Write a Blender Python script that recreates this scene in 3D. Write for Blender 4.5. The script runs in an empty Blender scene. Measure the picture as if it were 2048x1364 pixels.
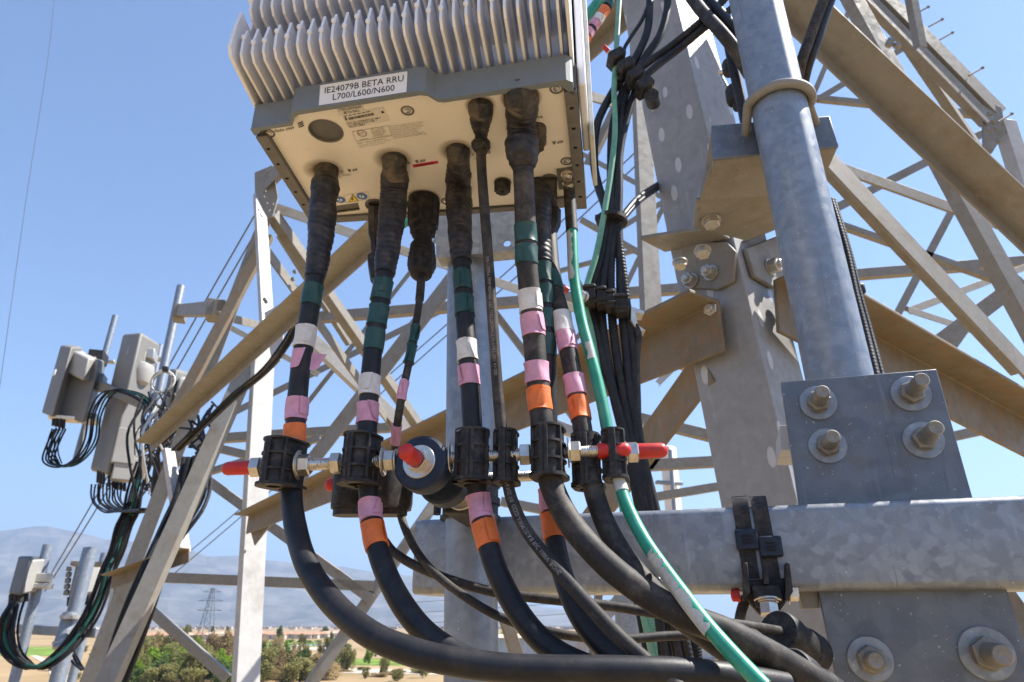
import bpy, bmesh, math, random
from mathutils import Vector as V, Matrix
from mathutils.geometry import tessellate_polygon
random.seed(7)
sc = bpy.context.scene
COL = sc.collection
R = math.radians

# ------------------------------------------------------------------ camera, sky, sun, exposure
FPX, PITCH = 1344.0, R(22.9)
cam = bpy.data.cameras.new('camera')
cam.sensor_width = 36.0; cam.lens = FPX/2048*36
cam.clip_start = 0.02; cam.clip_end = 60000
cam.dof.use_dof = True; cam.dof.focus_distance = 0.64; cam.dof.aperture_fstop = 17
camo = bpy.data.objects.new('camera', cam); COL.objects.link(camo)
camo.rotation_euler = (math.pi/2+PITCH, 0, 0)
sc.camera = camo
SUN_AZ, SUN_EL = R(81), R(54)          # azimuth measured from the view direction towards the right
w = bpy.data.worlds.new('World'); sc.world = w; w.use_nodes = True
nt = w.node_tree
sky = nt.nodes.new('ShaderNodeTexSky'); sky.sky_type = 'NISHITA'; sky.sun_disc = False
sky.sun_elevation = SUN_EL; sky.sun_rotation = SUN_AZ
sky.altitude = 300; sky.air_density = 1.0; sky.dust_density = 0.3; sky.ozone_density = 6.0
bg = nt.nodes['Background']; bg.inputs[1].default_value = 0.085
nt.links.new(sky.outputs[0], bg.inputs[0])
sl = bpy.data.lights.new('sun', 'SUN'); sl.energy = 5.0; sl.angle = R(0.53); sl.color = (1.0, 0.95, 0.87)
so = bpy.data.objects.new('sun', sl); COL.objects.link(so)
sv = V((math.sin(SUN_AZ)*math.cos(SUN_EL), math.cos(SUN_AZ)*math.cos(SUN_EL), math.sin(SUN_EL)))
so.rotation_euler = sv.to_track_quat('Z', 'Y').to_euler(); so.location = (3, 2, 9)
sc.view_settings.view_transform = 'Standard'; sc.view_settings.look = 'None'
sc.view_settings.exposure = 1.36; sc.view_settings.gamma = 1.0
sc.view_settings.use_curve_mapping = False
GZ = -14.0                              # ground level below the camera

# ------------------------------------------------------------------ geometry helpers
PSI = R(-9.4); UX = V((math.cos(PSI), math.sin(PSI), 0)); UY = V((-math.sin(PSI), math.cos(PSI), 0)); UZ = V((0, 0, 1))   # axes of the antenna mount
FW = V((0, math.cos(PITCH), math.sin(PITCH))); UP = V((0, -math.sin(PITCH), math.cos(PITCH))); RT = V((1, 0, 0))
def ray(x, y): return FW + RT*((x-1024)/FPX) + UP*((682-y)/FPX)
def at(x, y, Y):                        # a point of the place, Y metres ahead of the camera
    d = ray(x, y); return d*(Y/d.y)
def atz(x, y, z):
    d = ray(x, y); return d*(z/d.z)
def onp(x, y, p, n):
    d = ray(x, y); return d*(p.dot(n)/d.dot(n))
def proj(p):
    k = p.dot(FW); return 1024+FPX*p.dot(RT)/k, 682-FPX*p.dot(UP)/k
def basis(a, ref=None):
    a = a.normalized(); ref = ref or (V((0, 0, 1)) if abs(a.z) < .9 else V((0, 1, 0)))
    u = (ref - a*ref.dot(a)).normalized(); return u, a.cross(u), a

class MB:
    def __init__(s): s.v = []; s.f = []; s.m = []
    def add(s, vs, fs, m=0):
        k = len(s.v); s.v += [V(p) for p in vs]
        for f in fs: s.f.append([k+i for i in f]); s.m.append(m)
        return s
    def box(s, c, sx, sy, sz, ax=None, m=0):
        ax = ax or (V((1, 0, 0)), V((0, 1, 0)), V((0, 0, 1)))
        c = V(c); vs = [c+ax[0]*(i*sx/2)+ax[1]*(j*sy/2)+ax[2]*(k*sz/2) for k in (-1, 1) for j in (-1, 1) for i in (-1, 1)]
        return s.add(vs, [(0, 2, 3, 1), (4, 5, 7, 6), (0, 1, 5, 4), (2, 6, 7, 3), (0, 4, 6, 2), (1, 3, 7, 5)], m)
    def prism(s, bot, d, m=0):          # polygon of 3D points pushed along d
        n = len(bot); vs = [V(p) for p in bot]+[V(p)+d for p in bot]
        return s.add(vs, [tuple(range(n))[::-1], tuple(range(n, 2*n))]+[(i, (i+1) % n, n+(i+1) % n, n+i) for i in range(n)], m)
    def holed(s, outer, holes, d, m=0): # plate with holes pushed along d
        vs = [V(p) for lp in [outer]+holes for p in lp]
        fs = [list(f) for f in tessellate_polygon([[V(p) for p in lp] for lp in [outer]+holes])]
        n = len(vs); s.add(vs+[p+d for p in vs], [f[::-1] for f in fs]+[[i+n for i in f] for f in fs], m)
        for loop in [outer]+holes:
            k = len(loop); s.add([V(p) for p in loop]+[V(p)+d for p in loop], [(i, (i+1) % k, k+(i+1) % k, k+i) for i in range(k)], m)
        return s
    def lathe(s, p, a, prof, n=24, m=0, ph=0.0):   # prof: (distance along a, radius)
        u, v, a = basis(V(a)); p = V(p); vs = []; fs = []
        for (t, r) in prof:
            for i in range(n):
                q = 2*math.pi*i/n+ph; vs.append(p+a*t+(u*math.cos(q)+v*math.sin(q))*r)
        k = len(prof)
        for j in range(k-1):
            for i in range(n): fs.append((j*n+i, j*n+(i+1) % n, (j+1)*n+(i+1) % n, (j+1)*n+i))
        if prof[0][1] > 1e-6: fs.append(tuple(range(n))[::-1])
        if prof[-1][1] > 1e-6: fs.append(tuple(range((k-1)*n, k*n)))
        return s.add(vs, fs, m)
    def cyl(s, p, q, r, n=20, m=0, r2=None):
        p, q = V(p), V(q); return s.lathe(p, q-p, [(0, r), ((q-p).length, r if r2 is None else r2)], n, m)
    def hexa(s, p, a, r, h, m=0, ph=0.0):
        return s.lathe(p, a, [(0, r*.94), (h*.08, r), (h*.88, r), (h, r*.88)], 6, m, ph)
    def sweep(s, pts, rad, n=20, m=0, mod=None, cap=True):
        k = len(pts); vs = []; fs = []
        T = [(pts[min(i+1, k-1)]-pts[max(i-1, 0)]).normalized() for i in range(k)]
        u, v, a = basis(T[0], V((0, -1, 0)) if abs(T[0].y) < .9 else None)
        L = 0.0
        for i in range(k):
            if i: L += (pts[i]-pts[i-1]).length
            u = (u-T[i]*u.dot(T[i])).normalized(); v = T[i].cross(u)
            r = rad[i] if isinstance(rad, (list, tuple)) else rad
            for j in range(n):
                q = 2*math.pi*j/n; rr = r if mod is None else mod(r, L, q)
                vs.append(pts[i]+(u*math.cos(q)+v*math.sin(q))*rr)
        for i in range(k-1):
            for j in range(n): fs.append((i*n+j, i*n+(j+1) % n, (i+1)*n+(j+1) % n, (i+1)*n+j))
        if cap: fs += [tuple(range(n))[::-1], tuple(range((k-1)*n, k*n))]
        return s.add(vs, fs, m)

WO = {}
def obj(name, mb, mats, parent=None, origin=None, sharp=35, bevel=0, label=None, recalc=True):
    if parent is not None: o0 = WO[parent.name]
    elif origin is not None: o0 = V(origin)
    else: o0 = sum(mb.v, V((0, 0, 0)))/max(1, len(mb.v))
    me = bpy.data.meshes.new(name); me.from_pydata([tuple(p-o0) for p in mb.v], [], mb.f)
    if not isinstance(mats, (list, tuple)): mats = [mats]
    for m in mats: me.materials.append(m)
    me.polygons.foreach_set('material_index', mb.m)
    if recalc:
        bm = bmesh.new(); bm.from_mesh(me); bmesh.ops.recalc_face_normals(bm, faces=bm.faces); bm.to_mesh(me); bm.free()
    if sharp:
        me.polygons.foreach_set('use_smooth', [True]*len(me.polygons)); me.set_sharp_from_angle(angle=R(sharp))
    o = bpy.data.objects.new(name, me); COL.objects.link(o)
    if parent is not None: o.parent = parent
    else: o.location = o0
    WO[o.name] = o0
    if bevel:
        b = o.modifiers.new('bevel', 'BEVEL'); b.width = bevel; b.segments = 2; b.limit_method = 'ANGLE'; b.angle_limit = R(40)
    if label: o['label'] = label
    return o
def tag(o, label, cat, group=None):
    o['label'] = label; o['category'] = cat
    if group: o['group'] = group
    return o
def kind(o, k): o['kind'] = k; return o
def thing(name, label, cat, loc, group=None):
    o = bpy.data.objects.new(name, None); COL.objects.link(o); o.location = loc; o.empty_display_size = .05
    WO[o.name] = V(loc); return tag(o, label, cat, group)
def copy_tree(o, parent=None):
    c = o.copy(); COL.objects.link(c)
    if parent is not None: c.parent = parent
    for ch in list(o.children): copy_tree(ch, c)
    return c
def spline(P, step):                    # Catmull-Rom through 3D points, evenly sampled
    P = [V(p) for p in P]; Q = [P[0]*2-P[1]]+P+[P[-1]*2-P[-2]]; d = []
    for i in range(1, len(Q)-2):
        p0, p1, p2, p3 = Q[i-1:i+3]; n = max(2, int((p2-p1).length/step*2))
        for k in range(n):
            t = k/n; d.append(.5*((2*p1)+(p2-p0)*t+(2*p0-5*p1+4*p2-p3)*t*t+(3*p1-p0-3*p2+p3)*t**3))
    d.append(P[-1]); out = [d[0]]; acc = 0
    for i in range(1, len(d)):
        acc += (d[i]-d[i-1]).length
        if acc >= step or i == len(d)-1: out.append(d[i]); acc = 0
    return out

# ------------------------------------------------------------------ materials
def nodes(name):
    m = bpy.data.materials.new(name); m.use_nodes = True; t = m.node_tree
    b = t.nodes['Principled BSDF']; tc = t.nodes.new('ShaderNodeTexCoord'); return m, t, b, tc
def mix(t, fac, a, b):
    n = t.nodes.new('ShaderNodeMix'); n.data_type = 'RGBA'
    for s, x in ((0, fac), (6, a), (7, b)):
        if hasattr(x, 'is_output') or isinstance(x, bpy.types.NodeSocket): t.links.new(x, n.inputs[s])
        else: n.inputs[s].default_value = x if s == 0 else (*x, 1) if len(x) == 3 else x
    return n.outputs[2]
def noise(t, tc, sc_, det=5, rough=.6, out=0, coord='Object', stretch=None, dist=0):
    n = t.nodes.new('ShaderNodeTexNoise'); n.inputs['Scale'].default_value = sc_; n.inputs['Detail'].default_value = det
    n.inputs['Roughness'].default_value = rough; n.inputs['Distortion'].default_value = dist
    src = tc.outputs[coord]
    if stretch:
        mp = t.nodes.new('ShaderNodeMapping'); mp.inputs['Scale'].default_value = stretch; t.links.new(src, mp.inputs[0]); src = mp.outputs[0]
    t.links.new(src, n.inputs['Vector']); return n.outputs[out]
def ramp(t, src, a, b):
    n = t.nodes.new('ShaderNodeMapRange'); n.inputs[1].default_value = a; n.inputs[2].default_value = b
    n.interpolation_type = 'SMOOTHSTEP'
    t.links.new(src, n.inputs[0]); return n.outputs[0]
def mul(t, a, k):
    n = t.nodes.new('ShaderNodeMath'); n.operation = 'MULTIPLY'; t.links.new(a, n.inputs[0])
    if isinstance(k, bpy.types.NodeSocket): t.links.new(k, n.inputs[1])
    else: n.inputs[1].default_value = k
    return n.outputs[0]
def bump(t, b, src, st, d=.001):
    n = t.nodes.new('ShaderNodeBump'); n.inputs['Strength'].default_value = st; n.inputs['Distance'].default_value = d
    t.links.new(src, n.inputs['Height']); t.links.new(n.outputs[0], b.inputs['Normal'])
def setb(b, rough, metal=0.0, spec=.5):
    b.inputs['Roughness'].default_value = rough; b.inputs['Metallic'].default_value = metal
    b.inputs['Specular IOR Level'].default_value = spec

def steel(name, c1, c2, cell=70, rough=.42, metal=.55, stain=(.30, .26, .21), st=.35, spots=0.0, rust=0.0, big=9):
    m, t, b, tc = nodes(name); setb(b, rough, metal)
    n0 = noise(t, tc, cell*.5, 3, .5, out=1)
    mp = t.nodes.new('ShaderNodeVectorMath'); mp.operation = 'MULTIPLY_ADD'
    t.links.new(n0, mp.inputs[0]); mp.inputs[1].default_value = (1.6/cell,)*3; t.links.new(tc.outputs['Object'], mp.inputs[2])
    v = t.nodes.new('ShaderNodeTexVoronoi'); v.feature = 'SMOOTH_F1'; v.inputs['Smoothness'].default_value = .55; v.inputs['Scale'].default_value = cell; t.links.new(mp.outputs[0], v.inputs['Vector'])
    sp = t.nodes.new('ShaderNodeSeparateColor'); t.links.new(v.outputs['Color'], sp.inputs[0])
    c = mix(t, sp.outputs[0], c1, c2)
    g = noise(t, tc, big, 6, .65); c = mix(t, mul(t, ramp(t, g, .45, .75), st), c, stain)
    g2 = noise(t, tc, 420, 4, .7); c = mix(t, mul(t, ramp(t, g2, .5, .8), .35), c, tuple(x*.55 for x in c1))
    if big >= 9:                         # thin vertical run-off streaks and fine scratches
        k1 = noise(t, tc, 60, 5, .7, stretch=(1, 1, .07)); c = mix(t, mul(t, ramp(t, k1, .58, .74), .35), c, tuple(min(1, x*1.5+.03) for x in c2))
        k2 = noise(t, tc, 90, 3, .6, stretch=(1, .3, .05), dist=1.5); c = mix(t, mul(t, ramp(t, k2, .66, .72), .4), c, tuple(x*.5 for x in c1))
        k3 = noise(t, tc, 260, 2, .5); c = mix(t, mul(t, ramp(t, k3, .70, .74), .6), c, (.55, .55, .55))
    if rust:
        g3 = noise(t, tc, 14, 8, .72, dist=.6); c = mix(t, mul(t, ramp(t, g3, .46, .66), rust), c, (.27, .125, .035))
    if spots:
        vs = t.nodes.new('ShaderNodeTexVoronoi'); vs.inputs['Scale'].default_value = spots
        mm = t.nodes.new('ShaderNodeMapping'); mm.inputs['Scale'].default_value = (1, 1, .42); t.links.new(tc.outputs['Object'], mm.inputs[0]); t.links.new(mm.outputs[0], vs.inputs['Vector'])
        k = ramp(t, vs.outputs['Distance'], .27, .23); gg = t.nodes.new('ShaderNodeSeparateColor'); t.links.new(vs.outputs['Color'], gg.inputs[0])
        k2 = t.nodes.new('ShaderNodeMath'); k2.operation = 'GREATER_THAN'; k2.inputs[1].default_value = .55; t.links.new(gg.outputs[1], k2.inputs[0])
        c = mix(t, mul(t, mul(t, k, k2.outputs[0]), .7), c, (.60, .60, .61))
    t.links.new(c, b.inputs['Base Color'])
    rr = t.nodes.new('ShaderNodeMapRange'); rr.inputs[3].default_value = rough-.1; rr.inputs[4].default_value = rough+.14
    t.links.new(sp.outputs[1], rr.inputs[0]); t.links.new(rr.outputs[0], b.inputs['Roughness'])
    bump(t, b, g2, .12, .0006)
    return m
def plain(name, c, rough=.5, metal=0.0, var=.25, sc_=60, dust=None, da=.4, ds=30, spec=.5, bs=.1):
    m, t, b, tc = nodes(name); setb(b, rough, metal, spec)
    g = noise(t, tc, sc_, 5, .65); col = mix(t, ramp(t, g, .3, .7), tuple(x*(1-var) for x in c), tuple(min(1, x*(1+var)) for x in c))
    if dust:
        d = noise(t, tc, ds, 7, .72, dist=.4); col = mix(t, mul(t, ramp(t, d, .42, .72), da), col, dust)
    if dust:                             # fine speckle of settled dust
        d2 = noise(t, tc, 520, 4, .8); col = mix(t, mul(t, ramp(t, d2, .58, .74), min(.6, da*1.3)), col, dust)
    t.links.new(col, b.inputs['Base Color'])
    f = noise(t, tc, sc_*9, 3, .6); bump(t, b, f, bs, .0005)
    return m
DUST = (.20, .16, .12)
GALV = steel('galvanised_steel', (.20, .22, .25), (.31, .335, .37), 120, .40, .45, (.27, .262, .25), .45, big=10)
PIPE = steel('weathered_galvanised_pipe', (.19, .22, .265), (.25, .285, .335), 85, .44, .42, (.34, .36, .385), .65, big=26)
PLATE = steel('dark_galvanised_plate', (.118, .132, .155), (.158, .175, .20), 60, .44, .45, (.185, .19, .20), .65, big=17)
LEG = steel('tower_leg_steel', (.28, .28, .283), (.315, .315, .318), 60, .58, .15, (.21, .207, .202), .6, spots=27, big=14)
TOWER = steel('tower_steel', (.225, .212, .187), (.255, .24, .212), 40, .6, .12, (.18, .135, .08), .6, big=9)
TOWERW = steel('pale_sunlit_steel', (.40, .395, .385), (.46, .45, .44), 40, .58, .1, (.26, .235, .20), .6, big=4)  # paler copy of tower steel: sunlight on members and mottled shade put into colour
RUSTY = steel('rust_stained_steel', (.185, .155, .112), (.215, .18, .132), 40, .66, .1, (.15, .105, .055), .65, rust=.4, big=10)
ZINC = steel('zinc_hardware', (.44, .43, .40), (.55, .54, .50), 160, .38, .6, (.36, .30, .22), .4, big=60)
BRIGHT = plain('stainless_hardware', (.62, .58, .52), .28, .85, .12, 80, (.40, .32, .22), .35, 90)
BOLT = plain('dull_bolt_steel', (.24, .225, .20), .55, .5, .2, 90, (.30, .24, .17), .5, 120)
RUB = plain('black_rubber', (.013, .014, .018), .46, 0, .2, 80, DUST, .13, 30, spec=.32, bs=.3)
RUBD = plain('dusty_black_rubber', (.028, .026, .026), .62, 0, .2, 60, (.22, .185, .15), .40, 34, spec=.28, bs=.3)
TAPE = plain('black_wrap_tape', (.018, .020, .027), .42, 0, .2, 150, (.19, .15, .12), .35, 70, spec=.35, bs=.4)
TAPED = plain('dusty_wrap_tape', (.030, .028, .028), .55, 0, .2, 150, (.22, .16, .10), .6, 60, bs=.3)
PLAS = plain('black_plastic', (.018, .018, .020), .55, 0, .2, 100, (.17, .14, .12), .35, 90, spec=.3, bs=.3)
NAVY = plain('dark_blue_plastic', (.016, .026, .048), .5, 0, .2, 100, (.10, .10, .11), .18, 60, spec=.25)
DTEAL = plain('dark_teal_cable', (.012, .075, .06), .6, 0, .2, 20, spec=.2)
PINK = plain('pink_tape', (.64, .31, .44), .55, 0, .12, 60, (.40, .24, .26), .45, 90, bs=.5)
ORNG = plain('orange_tape', (.78, .17, .025), .5, 0, .12, 60, (.36, .12, .05), .45, 90, bs=.5)
GRN = plain('dark_green_tape', (.012, .060, .053), .42, 0, .12, 60, (.12, .15, .13), .25, 70)
WHT = plain('white_tape', (.68, .665, .645), .5, 0, .08, 60, (.40, .35, .30), .45, 90, bs=.5)
GCAB = plain('green_cable_jacket', (.02, .27, .175), .38, 0, .15, 60, (.10, .32, .24), .5, 30)
GCAB2 = plain('faded_green_jacket', (.12, .33, .23), .5, 0, .2, 50, (.28, .36, .30), .5, 30)
PEEL = plain('peeled_white_tape', (.52, .53, .50), .6, 0, .15, 60, (.40, .36, .30), .4, 60)
RED = plain('red_vinyl_cap', (.56, .025, .022), .42, 0, .15, 60, (.22, .075, .06), .55, 70, spec=.4)
FIN = plain('heat_sink_paint', (.82, .825, .86), .42, .05, .05, 40, (.55, .50, .44), .25, 40)
CAP = plain('grey_housing_plastic', (.155, .185, .215), .55, 0, .05, 70, (.22, .21, .20), .25, 30, bs=.3)
CAPD = plain('dark_grey_rim', (.13, .125, .12), .6, 0, .1, 70, (.20, .17, .14), .3, 40)
WPAP = plain('white_label_paper', (.80, .80, .80), .5, 0, .02, 30)
WPAP2 = plain('dusty_label_paper', (.66, .61, .54), .55, 0, .05, 60, (.45, .38, .30), .3, 70)
INK = plain('black_ink', (.02, .02, .02), .6, 0, 0, 30)
INKG = plain('faded_grey_ink', (.25, .22, .19), .6, 0, 0, 30)
GREYW = plain('printed_cable_lettering', (.30, .28, .27), .6, 0, .3, 200)
YEL = plain('warning_yellow', (.75, .55, .02), .5, 0, .03, 30)
BLU = plain('sign_blue', (.03, .13, .38), .5, 0, .05, 30)
REDL = plain('red_label', (.62, .02, .06), .5, 0, .1, 60)
BLACK = plain('black_cavity', (.008, .008, .008), .8, 0, 0, 30)
WIRE = plain('conductor_grey', (.10, .11, .13), .5, .3, 0, 5)
PANEL = plain('antenna_radome', (.17, .165, .155), .55, 0, .06, 4, (.22, .21, .19), .4, 3)
PANELL = plain('pale_antenna_housing', (.33, .325, .31), .55, 0, .06, 4)
UNITB = plain('blue_grey_radio_paint', (.07, .08, .10), .5, .1, .08, 6)
BCAB = plain('distant_black_cable', (.014, .015, .017), .6, 0, .2, 20, spec=.2)

def panel_mat():                        # cream metal with grime round the ports
    m, t, b, tc = nodes('cream_base_panel'); setb(b, .5)
    g = noise(t, tc, 8, 6, .6); c = mix(t, ramp(t, g, .3, .75), (.82, .765, .685), (.75, .69, .60))
    g2 = noise(t, tc, 180, 5, .75); c = mix(t, mul(t, ramp(t, g2, .62, .80), .55), c, (.22, .15, .09))
    g3 = noise(t, tc, 34, 7, .75, dist=.8); c = mix(t, mul(t, ramp(t, g3, .60, .80), .5), c, (.33, .24, .15))
    t.links.new(c, b.inputs['Base Color']); bump(t, b, noise(t, tc, 900, 2), .08, .0004); return m
CREAM = panel_mat()
def grime_mat():                        # loose dust ring settled round a port: transparent towards its rim
    m, t, b, tc = nodes('brown_grime'); setb(b, .9, 0, .1); b.inputs['Base Color'].default_value = (.15, .095, .045, 1)
    at_ = t.nodes.new('ShaderNodeAttribute'); at_.attribute_name = 'fade'
    g = noise(t, tc, 90, 6, .75)
    a = mul(t, at_.outputs['Fac'], ramp(t, g, .12, .5)); t.links.new(a, b.inputs['Alpha']); return m
GRIME = grime_mat()

# ------------------------------------------------------------------ ground, hills, far town
def ground_mat():
    m, t, b, tc = nodes('dry_ground'); setb(b, .95, 0, .1)
    g = noise(t, tc, .012, 6, .6); c = mix(t, ramp(t, g, .4, .62), (.33, .235, .135), (.25, .18, .095))
    g2 = noise(t, tc, .05, 7, .65); c = mix(t, mul(t, ramp(t, g2, .52, .7), .55), c, (.15, .14, .05))
    g3 = noise(t, tc, .8, 5, .7); c = mix(t, mul(t, ramp(t, g3, .5, .75), .4), c, (.37, .28, .18))
    t.links.new(c, b.inputs['Base Color']); return m
def flatm(name, c, var=.2, sc_=.2, rough=.9):
    m, t, b, tc = nodes(name); setb(b, rough, 0, .15); g = noise(t, tc, sc_, 6, .65)
    t.links.new(mix(t, ramp(t, g, .35, .68), tuple(x*(1-var) for x in c), tuple(x*(1+var) for x in c)), b.inputs['Base Color']); return m
GND = ground_mat(); GRASS = flatm('green_grass', (.14, .21, .035), .4, .06); ROADM = flatm('pale_dirt_track', (.46, .40, .32), .1, .3)
HILLM = flatm('hill_scrub', (.14, .125, .10), .4, .003); TOWN = flatm('far_roofs', (.42, .34, .27), .5, .02)
WALLM = flatm('stucco_wall', (.50, .43, .34), .06, .5); ROOFM = flatm('clay_tile_roof', (.40, .23, .15), .25, .4); ROOF2 = flatm('pale_tile_roof', (.46, .34, .25), .2, .4)
GLASSM = plain('dark_window', (.05, .06, .08), .2, 0, .1, 1); SHEDM = flatm('grey_metal_siding', (.42, .44, .47), .05, .3, .5)
def field(name, pts, mat, dz):
    b = MB(); b.add([atz(x, y, GZ)+V((0, 0, dz)) for x, y in pts], [tuple(range(len(pts)))]); return kind(obj(name, b, mat, sharp=0), 'structure')
b = MB(); G = 26000; xs = [-G, -6000, -1500, -400, 0, 400, 1500, 6000, G]; ysv = [-9000, -1500, -200, 100, 400, 1500, 5000, 12000, G]
b.add([V((x, y, GZ)) for y in ysv for x in xs], [(j*9+i, j*9+i+1, j*9+i+10, j*9+i+9) for j in range(8) for i in range(8)])
kind(obj('ground', b, GND, None, (0, 0, GZ), sharp=0), 'structure')
field('grass_field', [(-60, 1296), (135, 1293), (150, 1305), (120, 1312), (-60, 1312)], GRASS, .05)
field('grass_field', [(640, 1312), (720, 1318), (900, 1318), (1000, 1322), (1000, 1336), (820, 1332), (655, 1330)], GRASS, .05)
field('grass_field', [(470, 1282), (640, 1284), (660, 1292), (520, 1296), (470, 1292)], GRASS, .05)
field('grass_field', [(1000, 1262), (1080, 1264), (1080, 1270), (1000, 1270)], GRASS, .05)
field('dirt_track', [(60, 1311), (74, 1311), (120, 1330), (150, 1372), (104, 1372), (96, 1332)], ROADM, .1)
field('dirt_track', [(500, 1297), (660, 1294), (660, 1299), (500, 1304)], ROADM, .1)
field('dirt_track', [(650, 1336), (860, 1340), (880, 1350), (660, 1346)], ROADM, .1)
# mountains: one displaced sheet whose crest follows the skyline
def ymount(x):
    T = [(-1500, 1030), (-600, 1075), (0, 1052), (110, 1060), (200, 1078), (300, 1082), (380, 1104), (470, 1110), (560, 1122), (640, 1132), (740, 1140), (830, 1152), (950, 1188), (1100, 1215), (1250, 1232), (1600, 1238), (2048, 1234), (3200, 1225)]
    for i in range(len(T)-1):
        if x <= T[i+1][0]: k = (x-T[i][0])/(T[i+1][0]-T[i][0]); return T[i][1]+(T[i+1][1]-T[i][1])*k
    return T[-1][1]
from mathutils import noise as mn
b = MB(); NX, NY = 150, 26; vs = []; MY0, MY1 = 6800., 11500.
for j in range(NY):
    t = j/(NY-1); Y = MY0+(MY1-MY0)*t
    for i in range(NX):
        x = -1500+4700*i/(NX-1); p = at(x, 1250, Y); crest = at(x, ymount(x), 10200.).z-GZ
        tt = min(1, t/.72); h = crest*(tt**1.5)*(1 if t < .72 else 1-(t-.72)*1.4)
        n = mn.fractal(V((p.x/900, Y/900, 3.1)), .9, 2.1, 6); h += crest*.16*n*math.sin(math.pi*min(1, tt*.9))
        n2 = abs(mn.noise(V((p.x/520, Y/1500, 8.)))); h -= crest*.16*n2*(1-tt*.75)*tt*2
        vs.append(V((p.x, Y, GZ-2+max(0, h))))
b.add(vs, [(j*NX+i, j*NX+i+1, (j+1)*NX+i+1, (j+1)*NX+i) for j in range(NY-1) for i in range(NX-1)])
kind(obj('mountain_range', b, HILLM, None, (0, 9000, GZ), sharp=0), 'structure')
b = MB(); rd = random.Random(11)
for i in range(900):                                         # the far town at the foot of the hills, one mass
    Y = rd.uniform(2200, 6500); x = rd.uniform(-200, 1300); p = at(x, 1250, Y); s = rd.uniform(9, 20)
    b.box((p.x, Y, GZ+rd.uniform(2, 4)), s, s, rd.uniform(5, 9))
kind(obj('far_town', b, TOWN, None, (0, 4000, GZ), sharp=0), 'stuff')
LEAF = {}
def leafm(name, c, var=.35):
    m, t, b, tc = nodes(name); setb(b, .7, 0, .2); g = noise(t, tc, .9, 5, .7)
    cc = mix(t, ramp(t, g, .3, .7), tuple(x*(1-var) for x in c), tuple(x*(1+var) for x in c)); t.links.new(cc, b.inputs['Base Color'])
    tr = t.nodes.new('ShaderNodeBsdfTranslucent'); t.links.new(cc, tr.inputs[0]); mx = t.nodes.new('ShaderNodeMixShader'); mx.inputs[0].default_value = .45
    t.links.new(b.outputs[0], mx.inputs[1]); t.links.new(tr.outputs[0], mx.inputs[2]); t.links.new(mx.outputs[0], t.nodes['Material Output'].inputs[0]); return m
LEAFG = leafm('bright_green_leaves', (.21, .31, .035)); LEAFO = leafm('olive_leaves', (.24, .225, .08)); LEAFB = leafm('brownish_leaves', (.33, .24, .115)); LEAFD = leafm('dark_green_leaves', (.09, .135, .035))
BARK = plain('bark', (.10, .08, .06), .9, 0, .3, 3)
def crown_mesh(seed, n, m, flat_=1.0, fuzz=.25):
    rd = random.Random(seed); b = MB(); blobs = []
    for _ in range(11):
        q = rd.uniform(0, 6.28); rr = rd.uniform(0, .62); blobs.append((V((rr*math.cos(q), rr*math.sin(q), rd.uniform(.28, .86)*flat_)), rd.uniform(.17, .33)))
    for i in range(n):
        c, r = rd.choice(blobs); d = V((rd.gauss(0, 1), rd.gauss(0, 1), rd.gauss(0, 1))).normalized()
        p = c+d*r*(rd.uniform(.55, 1.05)); u = V((rd.gauss(0, 1), rd.gauss(0, 1), rd.gauss(0, 1))).normalized(); v = u.orthogonal().normalized(); s = rd.uniform(.025, .055)
        b.add([p-u*s, p+v*s*.6, p+u*s, p-v*s*.6], [(0, 1, 2, 3)])
    o = obj('crown', b, m, None, (0, 0, 0), sharp=0, recalc=False); me = o.data; bpy.data.objects.remove(o); return me
def trunk_mesh(seed):
    rd = random.Random(seed); b = MB(); b.sweep([V((0, 0, -.02)), V((.01, 0, .2)), V((.0, .01, .45)), V((.02, 0, .7))], [.035, .027, .02, .01], 8)
    for k in range(5):
        q = rd.uniform(0, 6.28); z = rd.uniform(.2, .45); b.sweep([V((0, 0, z)), V((.18*math.cos(q), .18*math.sin(q), z+.16)), V((.36*math.cos(q), .36*math.sin(q), z+.25))], [.014, .010, .004], 6)
    o = obj('trunk', b, BARK, None, (0, 0, 0), sharp=0); me = o.data; bpy.data.objects.remove(o); return me
CR = {}
for nm, m, sd in (('g', LEAFG, 1), ('o', LEAFO, 2), ('b', LEAFB, 3), ('d', LEAFD, 4)): CR[nm] = [crown_mesh(sd*10+k, 3200, m, 1.0) for k in range(2)]
TK = [trunk_mesh(k) for k in range(2)]
TL = {'g': 'bright green leafy tree in the field below, lower left', 'o': 'olive green bushy tree in the field below', 'b': 'brownish dry tree in the field below', 'd': 'dark green bushy tree in the field below'}
TG = {'g': 'bright green trees in the field', 'o': 'olive trees in the field', 'b': 'brown trees in the field', 'd': 'dark trees in the field'}
def tree(k, x, ytop, Y, wpx):
    p = at(x, 1250, Y); h = at(x, ytop, Y).z-GZ; s = wpx/2*p.dot(FW)/FPX/.8
    o = bpy.data.objects.new({'g': 'green_tree', 'o': 'olive_tree', 'b': 'brown_tree', 'd': 'dark_tree'}[k], None); COL.objects.link(o); o.location = (p.x, Y, GZ)
    o.rotation_euler.z = random.uniform(0, 6.28); o.scale = (s, s, h); tag(o, TL[k], 'tree', TG[k])
    for nm, me in (('trunk', TK), ('crown', CR[k])): c = bpy.data.objects.new(nm, random.choice(me)); COL.objects.link(c); c.parent = o
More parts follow.
